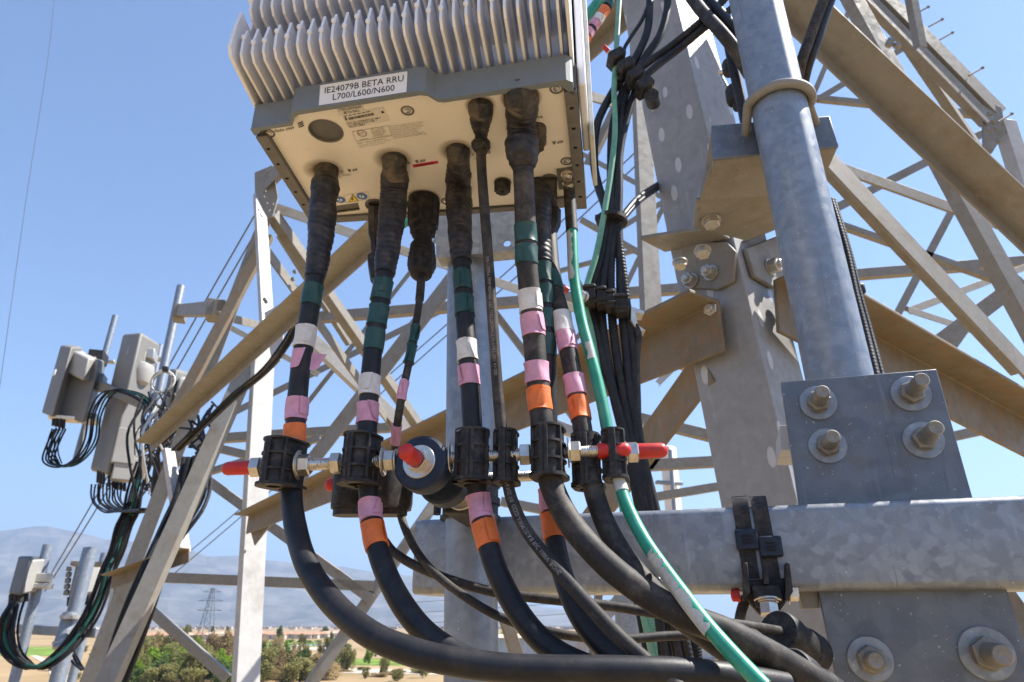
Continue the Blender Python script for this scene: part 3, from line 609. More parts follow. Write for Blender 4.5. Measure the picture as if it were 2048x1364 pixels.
b.add(A+B, [(i, (i+1) % n, n+(i+1) % n, n+i) for i in range(n)]); C2 = disc(sc1-UZ*.0004, .0165, n); D2 = disc(sc1-UZ*.0004, .0176, n)
b.add(C2+D2, [(i, (i+1) % n, n+(i+1) % n, n+i) for i in range(n)]); obj('sight_hole_collar', b, CAPD, radio)
b = MB(); b.prism(disc(sc1+UZ*.012, .0162), UZ*.002, 0); o = obj('sight_hole_floor', b, FIN, radio)
b = MB(); b.hexa(sc1+UZ*.0125+UY*.003, -UZ, .0100, .006); obj('hex_plug', b, CREAM, radio)
b = MB(); q = [p+UZ*.007 for p in slot]; b.add(slot+q, [(0, 1, 5, 4), (1, 2, 6, 5), (2, 3, 7, 6), (3, 0, 4, 7), (4, 5, 6, 7)]); obj('slot_recess', b, BLACK, radio)
# screws
for (x, y) in ((537, 266), (815, 221), (1113, 177), (1133, 322), (893, 402)):
    c = pp(x, y); b = MB(); b.lathe(c+UZ*.0008, -UZ, [(0, .0068), (.0014, .0066), (.0016, .0050), (.0002, .0046), (.0002, 0)], 20); s = obj('screw_well', b, CAPD, radio)
    b = MB(); b.lathe(c, -UZ, [(0, .0034), (.0012, .0031), (.0018, .0014), (.0018, 0)], 14); obj('screw', b, BRIGHT, radio)
# grime rings round the ports
def grime(x, y, r0, r1):
    c = pp(x, y)-UZ*.0005-UY*.004; n = 40; vs = []; fs = []
    for j, r in enumerate((r0, (r0*2+r1)/3, r1)): vs += [c+UX*(r*math.cos(6.2832*i/n))+UY*(r*.9*math.sin(6.2832*i/n)) for i in range(n)]
    for j in (0, 1): fs += [(j*n+i, j*n+(i+1) % n, (j+1)*n+(i+1) % n, (j+1)*n+i) for i in range(n)]
    b = MB(); b.add(vs, fs); o = obj('grime_ring', b, GRIME, radio, sharp=0)
    a = o.data.attributes.new('fade', 'FLOAT', 'POINT'); a.data.foreach_set('value', [1.0]*n+[.5]*n+[0.0]*n)
for g in ((650, 345, .008, .024), (788, 322, .008, .023), (915, 305, .008, .021), (962, 215, .009, .016), (1043, 200, .014, .021), (848, 400, .014, .021)): grime(*g)
# --- stickers and printing
CF_P = rf(.1, -.0140, .02); CF_D = (rf(.19, -.0140)-rf(.06, -.0140)).normalized(); CF_N = V((CF_D.y, -CF_D.x, 0))
def quad(c, plane):
    if plane == 'cap': return [onp(x, y, CF_P, CF_N) for x, y in c], CF_N
    return [pp(x, y) for x, y in c], -UZ
def sticker(c, plane, mat, lines, ink=INK, extra=None, base=True):
    q, nrm = quad(c, plane); tl, tr, br, bl = q; ux = tr-tl; uy = tl-bl
    host = radio
    if base:
        b = MB(); b.prism([p+nrm*.0001 for p in q], nrm*.0003); host = obj('sticker', b, mat, radio)
    b = MB(); l = nrm*.0007
    for (s, x, y, h, wd) in lines: put_text(b, s, bl+ux*x+uy*y, ux.normalized(), uy.normalized(), h*uy.length, wd*ux.length if wd else None, l)
    for (x0, y0, x1, y1) in (extra or []): b.add([bl+ux*x0+uy*y0+l, bl+ux*x1+uy*y0+l, bl+ux*x1+uy*y1+l, bl+ux*x0+uy*y1+l], [(0, 1, 2, 3)])
    if b.v: obj('printing', b, ink, host, sharp=0, recalc=False)
sticker([(641, 171), (815, 143), (813, 184), (638, 211)], 'cap', WPAP, [('IE24079B BETA RRU', .06, .54, .30, .90), ('L700/L600/N600', .16, .14, .30, .70)])
sticker([(670, 209), (722, 201), (729, 220), (678, 230)], 'panel', WPAP2, [('IE24079B', .2, .70, .24, .6), ('L700/L600/N600', .06, .38, .25, .88), ('BETA RRU', .22, .06, .25, .6)])
bars = [(.04, .18, .075, .62)]; x = .12
while x < .74:
    wd = random.uniform(.004, .016); bars.append((x, .16, x+wd, .50)); x += wd+random.uniform(.004, .012)
bars += [(.04+i*.11, .72, .12+i*.11, .80) for i in range(6)]+[(.92, .2, .97, .5)]
sticker([(683, 229), (766, 213), (772, 227), (690, 243)], 'panel', WPAP2, [], extra=bars)
sticker([(690, 244), (775, 229), (778, 241), (697, 256)], 'panel', WPAP2, [('FCC ID: TA8AKRC161788-1', .04, .66, .25, .78), ('IC: 287AB-AS161788 1', .04, .36, .25, .66), ('AS1617881', .04, .06, .25, .36)])
ex = lambda: None
sticker([(549, 257), (589, 250), (591, 258), (551, 265)], 'panel', WPAP2, [('Radio 4449', .0, .1, .75, .95)], base=False)
lg = []
q, nrm = quad([(595, 245), (606, 243), (609, 253), (598, 255)], 'panel'); tl, tr, br, bl = q
b = MB()
for k in range(3):
    a0 = bl+(tl-bl)*(k*.36)+nrm*.0007; sx = (tr-tl); b.add([a0, a0+sx+(tl-bl)*.22, a0+sx+(tl-bl)*.42, a0+(tl-bl)*.2], [(0, 1, 2, 3)])
obj('printing', b, INK, radio, sharp=0, recalc=False)
def frame_lines(x0, y0, x1, y1, t): return [(x0, y0, x1, y0+t), (x0, y1-t, x1, y1), (x0, y0, x0+t*.3, y1), (x1-t*.3, y0, x1, y1)]
sticker([(704, 262), (777, 250), (783, 270), (712, 282)], 'panel', WPAP2, [('ETL LISTED', .5, .74, .15, .36), ('INFORMATION', .5, .54, .15, .38), ('TECHNOLOGY', .5, .36, .15, .38), ('EQUIPMENT', .5, .18, .15, .32), ('Control number 113615', .5, .03, .10, .42), ('Intertek', .13, .04, .13, .22)], INKG, frame_lines(0, 0, 1, 1, .035), base=False)
c0 = pp(724, 266); b = MB(); n = 28
for (r0, r1) in ((.0042, .0050),):
    vs = [c0-UZ*.0007+UX*(r*math.cos(6.2832*i/n))+UY*(r*math.sin(6.2832*i/n)) for r in (r0, r1) for i in range(n)]
    b.add(vs, [(i, (i+1) % n, n+(i+1) % n, n+i) for i in range(n)])
put_text(b, 'ETL', c0-UX*.0037+UY*.0018, UX, -UY, .0036, .0074, -UZ*.0007); obj('printing', b, INKG, radio, sharp=0, recalc=False)
sticker([(713, 284), (780, 272), (783, 284), (716, 296)], 'panel', WPAP2, [('IP65 / Type 3 Enclosure', .02, .68, .28, .86), ('Ericsson AB, 164 80 Stockholm, Sweden', .04, .36, .18, .95), ('http://www.ericsson.net/contact', .05, .08, .18, .78)], INKG, base=False)
T8 = ['This device complies with Part 15 of the', 'FCC rules. Operation is subject to the', 'following two conditions: (1) This device', 'may not cause harmful interference,', 'and (2) This device accepts any', 'interference received, including', 'interference that may cause undesired', 'operation. CAN ICES-3 (B)/NMB-3 (B)']
sticker([(778, 250), (848, 240), (854, 266), (786, 277)], 'panel', WPAP2, [(s, .01, .885-i*.125, .088, [.96, .9, .97, .86, .74, .76, .9, .98][i]) for i, s in enumerate(T8)], INKG, base=False)
def mark(x, y, letter, sub=None):
    p = pp(x, y); b = MB(); put_text(b, letter, p, UX, -UY, .0040, None, -UZ*.0006)
    a = p+UX*.0085-UZ*.0006
    for k in range(3): b.add([a+UX*(.0002+k*.0003)-UY*(.0044-k*.0018), a+UX*(.0046-k*.0003)-UY*(.0044-k*.0018), a+UX*(.0046-k*.0003)-UY*(.0038-k*.0018), a+UX*(.0002+k*.0003)-UY*(.0038-k*.0018)], [(0, 1, 2, 3)])
    b.add([a+UX*.0018, a+UX*.0028, a+UX*.0028-UY*.0044, a+UX*.0018-UY*.0044], [(0, 1, 2, 3)])
    for k, d in ((.0032, 1), (.0010, -1)):
        e = a+UX*(.0062)-UY*k; b.add([e, e+UX*.005, e+UX*.005-UY*.0007, e-UY*.0007], [(0, 1, 2, 3)])
        tip = e+UX*(.0062 if d > 0 else -.0012)-UY*.0003; r0 = e+UX*(.004 if d > 0 else .001)-UY*.0003
        b.add([tip, r0+UY*.0012, r0-UY*.0012], [(0, 1, 2)])
    obj('printing', b, INK, radio, sharp=0, recalc=False)
    if sub:
        b = MB(); put_text(b, sub, p+UY*.0062, UX, -UY, .0032, None, -UZ*.0006); obj('printing', b, INKG, radio, sharp=0, recalc=False)
mark(682, 345, 'A', 'AISG'); mark(816, 327, 'B'); mark(945, 311, 'C', 'AISG'); mark(1088, 290, 'D')
for (x, y, s) in ((1070, 237, '20A'), (1098, 385, '20A'), (806, 431, 'G')):
    b = MB(); put_text(b, s, pp(x, y), UX, -UY, .0036, None, -UZ*.0006); obj('printing', b, INK, radio, sharp=0, recalc=False)
sticker([(825, 329), (875, 321), (877, 326), (827, 335)], 'panel', REDL, [], extra=[(.1+i*.07, .25, .14+i*.07, .75) for i in range(11)])
sticker([(687, 390), (736, 382), (742, 397), (692, 405)], 'panel', CREAM, [], INKG, frame_lines(0, 0, 1, 1, .03), base=False)
p = [pp(705, 388), pp(717, 401), pp(697, 404)]; b = MB(); b.prism([q-UZ*.0003 for q in p], -UZ*.0003); y = obj('warning_triangle', b, YEL, radio)
b = MB(); b.add([q-UZ*.0007 for q in (pp(704, 392), pp(706, 392), pp(705, 396), pp(708, 396), pp(704, 402), pp(705, 398), pp(702, 398))], [(0, 1, 2, 6), (2, 3, 4, 5), (2, 5, 6)])
for i in range(3):
    u, v = p[i], p[(i+1) % 3]; c = sum(p, V((0, 0, 0)))/3; b.add([u-UZ*.0007, v-UZ*.0007, v+(c-v)*.14-UZ*.0007, u+(c-u)*.14-UZ*.0007], [(0, 1, 2, 3)])
obj('printing', b, INK, radio, sharp=0, recalc=False)
for (x, y) in ((724, 392), (680, 399)):
    b = MB(); b.prism(disc(pp(x, y)-UZ*.0003, .0062), -UZ*.0003); s = obj('blue_disc', b, BLU, radio)
    b = MB(); c = pp(x, y)-UZ*.0007
    for (dx, dy, sx, sy) in ((-.002, -.0012, .0022, .0026), (.0014, 0, .0018, .0036), (-.001, .0022, .0034, .001)): b.add([c+UX*(dx-sx/2)+UY*(dy-sy/2), c+UX*(dx+sx/2)+UY*(dy-sy/2), c+UX*(dx+sx/2)+UY*(dy+sy/2), c+UX*(dx-sx/2)+UY*(dy+sy/2)], [(0, 1, 2, 3)])
    obj('printing', b, WPAP, radio, sharp=0, recalc=False)
# collars round the sockets, blank capped port, earth lug
for (x, y, r) in ((962, 215, .0118), (1043, 202, .0172), (848, 403, .0180), (1098, 358, .0100), (752, 410, .0130), (1005, 364, .0098)):
    b = MB(); b.lathe(pp(x, y)+UZ*.0005, -UZ, [(0, r), (.0016, r), (.0018, r-.0012), (.0006, r-.0016), (.0006, 0)], 30); obj('port_collar', b, CAPD, radio)
b = MB(); c = pp(1005, 366); b.lathe(c, -UZ, [(0, .0088), (.004, .0090), (.011, .0082), (.0125, .0070), (.0125, .002), (.0145, .0016), (.0145, 0)], 24)
for k in range(12):
    q = 2*math.pi*k/12; b.box(c-UZ*.006+(UX*math.cos(q)+UY*math.sin(q))*.0088, .0012, .0022, .009)
obj('port_cap', b, PLAS, radio)
b = MB(); p4 = [pp(1113, 337), pp(1147, 332), pp(1155, 372), pp(1118, 377)]; b.prism([q-UZ*.0004 for q in p4], -UZ*.0016); lug = obj('earth_plate', b, CAPD, radio)
for (x, y) in ((1134, 344), (1137, 362)):
    c = pp(x, y)-UZ*.002; b = MB(); b.lathe(c, -UZ, [(0, .0072), (.0014, .0072)], 20); b.hexa(c-UZ*.0014, -UZ, .0058, .0048); b.lathe(c-UZ*.006, -UZ, [(0, .0036), (.0016, .003), (.0016, 0)], 12); obj('earth_bolt', b, BRIGHT, lug)

# ------------------------------------------------------------------ cables
def path(pts, step=.004):
    P = []
    for q in pts: P.append(pp(q[0], q[1]) if q[2] == 'p' else at(q[0], q[1], q[2]))
    return spline(P, step)
def cut(pts, y0, y1, first=0):
    ys = [proj(p)[1] for p in pts]; i0 = i1 = None
    for i in range(first, len(pts)-1):
        if i0 is None and ys[i] <= y0 <= ys[i+1]: i0 = i
        if i0 is not None and ys[i] <= y1 <= ys[i+1]: i1 = i+1; break
    if i0 is None or i1 is None: return None
    k0 = (y0-ys[i0])/(ys[i0+1]-ys[i0]+1e-9); k1 = (y1-ys[i1-1])/(ys[i1]-ys[i1-1]+1e-9)
    a = pts[i0].lerp(pts[i0+1], k0); z = pts[i1-1].lerp(pts[i1], k1)
    return [a]+[p for p in pts[i0+1:i1] if (p-a).length > .0008 and (p-z).length > .0008]+[z]
def seam(q0, st, LT=.02):
    ph = random.uniform(0, 6.28); e = random.uniform(.0002, .0011)
    def f(r, L, q):
        k = ((q-q0) % 6.2832)/6.2832; d = min(L, LT-L)
        return r+st*(1-k)+.00025*math.sin(q*3+L*260+ph)+e*max(0, math.sin(q*2+ph))*math.exp(-max(0, d)/.0022)
    return f
BC = {'g': GRN, 'w': WHT, 'p': PINK, 'o': ORNG}; BN = {'g': 'green_tape_band', 'w': 'white_tape_band', 'p': 'pink_tape_band', 'o': 'orange_tape_band'}
def band(par, pts, r, y0, y1, c):
    s = cut(pts, y0, y1)
    if not s: return None
    t = random.uniform(.0003, .0007); s = spline(s, .0018); LT = sum((s[i+1]-s[i]).length for i in range(len(s)-1))
    b = MB(); b.sweep(s, r+.0006, 36, 0, seam(random.uniform(-.5, .7), t, LT)); o = obj(BN[c], b, BC[c], par)
    k = len(s); q0 = random.uniform(-1.0, .9); sl_ = random.uniform(-.5, .5); wd = random.uniform(.5, 1.3); sg = random.choice((-1, 1)); vs = []   # loose outer end of the tape
    a, z = int(k*random.uniform(.0, .25)), int(k*random.uniform(.8, 1.0))
    if z-a < 3 or random.random() < .25: return o
    for i in range(a, z):
        P = s[i]; T = (s[min(i+1, k-1)]-s[max(i-1, 0)]).normalized(); back = -P.normalized(); nrm = (back-T*back.dot(T)).normalized(); sd = T.cross(nrm); u = (i-a)/(z-a-1)
        for j in range(7):
            q = q0+sl_*(u-.5)*abs(u-.5)*3+sg*wd*(1-j/6); vs.append(P+(nrm*math.cos(q)+sd*math.sin(q))*(r+.0011+t+(.0007*max(0, j-4)/2)))
    b = MB(); n = z-a; b.add(vs, [(i*7+j, i*7+j+1, (i+1)*7+j+1, (i+1)*7+j) for i in range(n-1) for j in range(6)]); e = obj('tape_end', b, BC[c], o, sharp=0, recalc=False); return o
def wrapmod(r0, seed, amp=.10, pitch=.0068):
    rd = random.Random(seed); ph = [rd.uniform(0, 6.28) for _ in range(6)]
    def f(r, L, q):
        k = (L/pitch+q/6.2832+.18*math.sin(2*q+ph[0])+.25*math.sin(L*90+ph[4])) % 1.0
        lump = .03*math.sin(L*210+ph[1]+q)+.022*math.sin(L*120+2*q+ph[2])+.012*math.sin(L*420+3*q+ph[3])
        return r*(1+lump*.8)+r0*amp*(k if k < .82 else (1-k)/.18*.82)
    return f
def lerp_rad(tab, y):
    for i in range(len(tab)-1):
        if y <= tab[i+1][0]:
            k = max(0, (y-tab[i][0])/(tab[i+1][0]-tab[i][0])); k = k*k*(3-2*k); return tab[i][1]+(tab[i+1][1]-tab[i][1])*k
    return tab[-1][1]
def pxr(p, wpx): return wpx/2*p.dot(FW)/FPX
def cable(name, label, pts, r, mat, bands='', boot=None, group='jumper cables under the radio', cat='cable', fine=None, top=0, step=.004, n=22, bootmat=None):
    """boot: list of (pixel y, width in pixels) for the taped connector at the top"""
    p = path(pts, step); o = thing(name, label, cat, p[0], group)
    lp = random.uniform(0, 6); bj = MB(); bj.sweep(p, r, n, 0, lambda rr, L, q: rr*(1+.012*math.sin(L*55+lp+q)+.009*math.sin(L*140+2*q))); obj('jacket', bj, mat, o)
    for k in bands.split():
        c, y0, y1 = k.split(','); band(o, p, r, float(y0), float(y1), c)
    if boot:
        s = cut(p, boot[0][0]+.3, boot[-1][0]) or p[:20]
        s = spline(s, .0011); rr = [max(r*1.02, pxr(q, lerp_rad(boot, proj(q)[1]))) for q in s]
        if pts[0][2] == 'p': s = [s[0]+UZ*.0045, s[0]+UZ*.002]+s; rr = [rr[0]]*2+rr
        b = MB(); b.sweep(s, rr, 40, 0, wrapmod(r, len(name)+int(pts[0][0])))
        obj('tape_wrapped_connector', b, bootmat or TAPE, o, sharp=50)
        if bootmat is None:                                  # dusty collar of tape at the socket
            k = max(4, int(len(s)*.16)); b = MB(); b.sweep(s[:k], [x*1.035 for x in rr[:k]], 40, 0, wrapmod(r, 5)); obj('dusty_tape_collar', b, TAPED, o, sharp=50)
    return o, p
def cable_text(par, pts, r, s, y0, h, ang, mat=GREYW, first=0, flip=False):
    vs, fs = text_mesh(s); x0 = min(v[0] for v in vs); k = h/.7
    ys = [proj(p)[1] for p in pts]; i0 = next(i for i in range(first, len(pts)-1) if ys[i] <= y0 <= ys[i+1])
    D = [0]
    for i in range(i0+1, len(pts)): D.append(D[-1]+(pts[i]-pts[i-1]).length)
    out = []
    for vx, vy in vs:
        d = (vx-x0)*k; j = 0
        while j < len(D)-2 and D[j+1] < d: j += 1
        t = min(1, (d-D[j])/(D[j+1]-D[j])); P = pts[i0+j].lerp(pts[i0+j+1], t); T = (pts[i0+j+1]-pts[i0+j]).normalized()
        back = -P.normalized(); nrm = (back-T*back.dot(T)).normalized(); sd = T.cross(nrm)
        q = ang+(vy*k-h*.5)/r*(-1 if not flip else 1)*-1
        out.append(P+(nrm*math.cos(q)+sd*math.sin(q))*(r+.00025))
    b = MB(); b.add(out, fs); obj('printing', b, mat, par, sharp=0, recalc=False)

YA = .606
CA, pA = cable('jumper_cable', 'leftmost black jumper cable with a torn pink tape flap, sweeping along the bottom', [(655, 338, 'p'), (647, 400, .607), (641, 480, .606), (628, 570, .606), (613, 660, .606), (601, 740, .606), (593, 820, .606), (588, 900, .606), (583, 970, .606), (590, 1050, .590), (614, 1130, .565), (665, 1205, .54), (735, 1265, .515), (820, 1302, .505), (920, 1325, .50), (1040, 1338, .498), (1180, 1340, .497), (1330, 1343, .50), (1450, 1352, .51), (1570, 1372, .53)], .0094, RUB,
    'g,572,612 w,655,695 p,798,840 o,850,890', [(338, 42), (352, 42), (375, 55), (395, 50), (425, 53), (470, 50), (510, 45), (555, 39)])
CB, pB = cable('jumper_cable', 'second black jumper cable from the left, with three dark green bands above a white band', [(790, 318, 'p'), (788, 380, .618), (782, 450, .614), (770, 540, .608), (758, 620, .606), (745, 710, .604), (738, 790, .602), (734, 860, .60), (734, 930, .60), (739, 1000, .60), (748, 1070, .59), (772, 1145, .575), (812, 1220, .56), (868, 1280, .55), (950, 1325, .54), (1060, 1352, .53), (1200, 1372, .53)], .0092, RUB,
    'g,563,602 g,614,652 g,662,702 w,753,792 p,808,847 p,1001,1043 o,1049,1096', [(318, 46), (335, 44), (358, 55), (385, 52), (410, 54), (450, 50), (500, 46), (548, 40)])
CD, pD = cable('jumper_cable', 'black jumper cable in front of the galvanised pole, its two green bands above white', [(917, 300, 'p'), (917, 370, .640), (919, 440, .628), (923, 520, .616), (928, 600, .608), (934, 690, .602), (940, 770, .60), (945, 850, .60), (950, 930, .60), (957, 1000, .60), (972, 1070, .59), (997, 1150, .58), (1040, 1230, .57), (1100, 1295, .56), (1190, 1340, .55), (1300, 1372, .55)], .0093, RUB,
    'g,547,584 g,596,632 w,684,722 p,734,772 p,991,1042 o,1048,1094', [(300, 44), (315, 42), (345, 55), (372, 50), (400, 52), (440, 48), (480, 45), (525, 40)])
CE, pE = cable('power_cable', 'thin black cable with white lettering passing right beside the galvanised pole', [(962, 212, 'p'), (962, 270, .560), (963, 330, .566), (969, 420, .578), (977, 520, .586), (984, 620, .59), (991, 720, .592), (998, 810, .592), (1005, 880, .592), (1012, 945, .592), (1024, 1000, .585), (1052, 1060, .57), (1100, 1122, .55), (1160, 1190, .53), (1230, 1265, .51), (1300, 1328, .50), (1360, 1375, .495)], .0052, RUBD,
    '', [(212, 48), (232, 46), (252, 42), (278, 40), (294, 36), (304, 22)])
cable_text(CE, pE, .0052, '26V / 26APF (606-429609)  TFC ELECTRONICS LP PART NO. 41-200', 520, .0030, .15)
cable_text(CE, pE, .0052, 'SUN RES 1/0  CCSD AWM I/II A/B 90C 1000V  ROHS', 960, .0034, .10)
CF, pF = cable('power_cable', 'thickest black cable, dusty and banded green, white, pink and orange, right of the pole', [(1043, 190, 'p'), (1043, 250, .530), (1045, 310, .540), (1048, 380, .551), (1051, 450, .560), (1054, 530, .566), (1061, 610, .572), (1069, 690, .575), (1076, 770, .576), (1084, 850, .576), (1093, 920, .575), (1105, 975, .572), (1140, 1045, .56), (1200, 1115, .545), (1280, 1180, .535), (1370, 1232, .53), (1460, 1268, .53), (1545, 1312, .535), (1610, 1350, .545), (1650, 1375, .55)], .0103, RUBD,
    'g,450,487 g,494,530 w,582,624 p,631,673 p,727,767 o,777,822', [(190, 66), (226, 64), (236, 57), (270, 58), (284, 68), (306, 66), (325, 56), (333, 48), (336, 44)], cat='cable')
CG, pG = cable('jumper_cable', 'black jumper cable mostly hidden behind the thickest one, its low orange band showing', [(1074, 255, 'p'), (1078, 330, .63), (1080, 430, .625), (1086, 540, .62), (1092, 650, .62), (1096, 760, .62), (1097, 870, .62), (1097, 960, .62), (1101, 1020, .615), (1110, 1080, .60), (1126, 1150, .59), (1158, 1230, .57), (1205, 1290, .56), (1280, 1345, .55), (1340, 1380, .55)], .0088, RUB,
    'g,530,566 g,574,612 g,622,660 g,672,714 p,980,1028 o,1035,1080', [(255, 34), (300, 52), (340, 50), (400, 46), (470, 40), (525, 37)])
CH, pH = cable('jumper_cable', 'black cable leaving the right rear socket, banded white, pink and bright orange', [(1098, 355, 'p'), (1099, 420, .660), (1099, 480, .650), (1106, 560, .632), (1125, 640, .618), (1140, 720, .606), (1156, 800, .598), (1167, 870, .592), (1179, 940, .588), (1193, 1000, .582), (1222, 1070, .572), (1268, 1140, .56), (1335, 1212, .55), (1420, 1278, .545), (1510, 1340, .54), (1580, 1380, .54)], .0089, RUBD,
    'g,550,583 w,629,668 p,669,704 p,753,792 o,798,840')
b = MB(); s = cut(pH, 362, 468); rr = []
b.sweep(s, [pxr(q, lerp_rad([(362, 30), (415, 30), (418, 46), (450, 46), (462, 36), (468, 26)], proj(q)[1])) for q in s], 8); obj('hex_connector', b, PLAS, CH, sharp=20)
CC, pC = cable('data_cable', 'thin cable with pink bands hanging from the ribbed black connector', [(848, 398, 'p'), (846, 470, .665), (843, 540, .65), (840, 590, .635), (833, 640, .622), (821, 710, .61), (806, 780, .60), (796, 840, .605), (790, 900, .63), (791, 960, .655), (798, 1015, .66), (818, 1075, .65), (858, 1135, .635), (925, 1190, .62), (1010, 1238, .61), (1120, 1268, .60), (1230, 1278, .60), (1335, 1272, .61), (1450, 1268, .62)], .0038, RUBD,
    'g,652,686 g,691,726 p,763,800 p,850,886')
b = MB(); s = cut(pC, 399, 552); s = spline(s, .0012)
b.sweep(s, [pxr(q, lerp_rad([(399, 62), (452, 58), (454, 50), (468, 48), (470, 36), (492, 38), (494, 50), (510, 52), (512, 48), (516, 54), (532, 55), (548, 44), (552, 28)], proj(q)[1])) for q in s], 72, 0, lambda r, L, q: r*(1+.07*(math.cos(q*9) > 0.2)*(.004 < L < .052)+.05*(math.cos(q*14) > .3)*(.078 < L < .10)))
obj('ribbed_connector', b, PLAS, CC, sharp=30)
b = MB(); s = cut(pC, 560, 600); b.sweep(s, .0046, 18); obj('heat_shrink', b, RUBD, CC)
CI, pI = cable('data_cable', 'second thin black cable dipping behind the jumpers towards the strap hanger', [(768, 1080, .66), (790, 1106, .65), (840, 1136, .64), (920, 1166, .63), (1010, 1188, .625), (1110, 1200, .62), (1220, 1212, .62), (1310, 1226, .62), (1420, 1242, .63), (1500, 1252, .65), (1562, 1262, .69)], .0042, RUBD)
# connector behind the second cable
cx = thing('capped_connector', 'black hex connector hidden behind the second jumper from the left', 'connector', pp(752, 410))
p = [pp(753, 408), at(752, 470, .70), at(757, 520, .69), at(764, 562, .685), at(770, 575, .683)]; s = spline(p, .004)
b = MB(); b.sweep(s, [pxr(q, lerp_rad([(400, 34), (468, 32), (480, 24), (512, 26), (516, 46), (555, 46), (566, 36), (576, 26)], proj(q)[1])) for q in s], 8); obj('body', b, PLAS, cx, sharp=20)
# green earth cable
CGR, pGR = cable('earth_cable', 'bright green earth cable with peeling white tape, bolted to the corner of the radio', [(1138, 372, .636), (1141, 420, .632), (1145, 480, .626), (1149, 560, .62), (1163, 640, .612), (1184, 720, .602), (1203, 800, .594), (1217, 870, .588), (1232, 940, .582), (1253, 1010, .57), (1292, 1085, .552), (1345, 1160, .53), (1402, 1235, .51), (1458, 1300, .495), (1530, 1375, .48)], .0056, GCAB, cat='cable')
b = MB(); s = cut(pGR, 378, 462); b.sweep(s, .0066, 20); obj('heat_shrink', b, RUBD, CGR)
b = MB(); s = [pp(1136, 356)-UZ*.003, at(1137, 380, .640)]; s = [s[0], s[0].lerp(s[1], .5), s[1]]; b.sweep(s, [.006, .0045, .0042], 12); obj('lug', b, BRIGHT, CGR)
def peel(y0, y1, q0, q1, lift=.0007, flare=0.0, seed=1):     # ragged strip of tape on the cable
    s = cut(pGR, y0, y1); s = spline(s, .0025) if len(s) > 2 else s; rd = random.Random(seed); vs = []; k = len(s)
    for i, P in enumerate(s):
        T = (s[min(i+1, k-1)]-s[max(0, i-1)]).normalized(); back = -P.normalized(); nrm = (back-T*back.dot(T)).normalized(); sd = T.cross(nrm)
        t = i/(k-1); jag = (rd.random()-.5)*.5
        for j in range(9):
            q = q0+(q1+jag-q0)*j/8; rr = .0056+lift+flare*max(0, j/8-.45)*(1-t)
            vs.append(P+(nrm*math.cos(q)+sd*math.sin(q))*rr)
    b = MB(); b.add(vs, [(i*9+j, i*9+j+1, (i+1)*9+j+1, (i+1)*9+j) for i in range(k-1) for j in range(8)]); obj('peeling_tape', b, PEEL, CGR, sharp=0, recalc=False)
peel(466, 562, 1.9, .1, seed=2); peel(690, 722, -.6, .5, seed=4); peel(960, 985, .9, -1.2, seed=6)
peel(1112, 1262, 1.9, -.15, .0009, .009, 8); peel(1118, 1150, 1.2, 2.4, .002, .012, 9)
# torn pink flap on the left jumper
b = MB(); s = spline(cut(pA, 703, 741), .003); vs = []; k = len(s)
for i, P in enumerate(s):
    T = (s[-1]-s[0]).normalized(); back = -P.normalized(); nrm = (back-T*back.dot(T)).normalized(); sd = T.cross(nrm); t = i/(k-1)
    e = -.15+.35*t
    for j in range(12):
        q = 1.7+(e-1.7)*j/11; vs.append(P+(nrm*math.cos(q)+sd*math.sin(q))*(.0094+.0006+(.003*(j-9)/2 if j > 9 else 0)))
sgn = 1 if (proj(vs[0])[0] < proj(vs[11])[0]) else -1
b.add(vs, [(i*12+j, i*12+j+1, (i+1)*12+j+1, (i+1)*12+j) for i in range(k-1) for j in range(11)]); obj('pink_tape_band', b, PINK, CA, sharp=0, recalc=False)
f0 = [(624, 706), (636, 706), (654, 709), (644, 724), (636, 737), (626, 741), (619, 739)]; b = MB()
b.add([at(x, y, .600-.004*i/3+(x-620)*-.0003) for i, (x, y) in enumerate(f0)], [(0, 1, 5, 6), (1, 2, 3, 4, 5)]); obj('torn_tape_flap', b, PINK, CA, sharp=0, recalc=False)

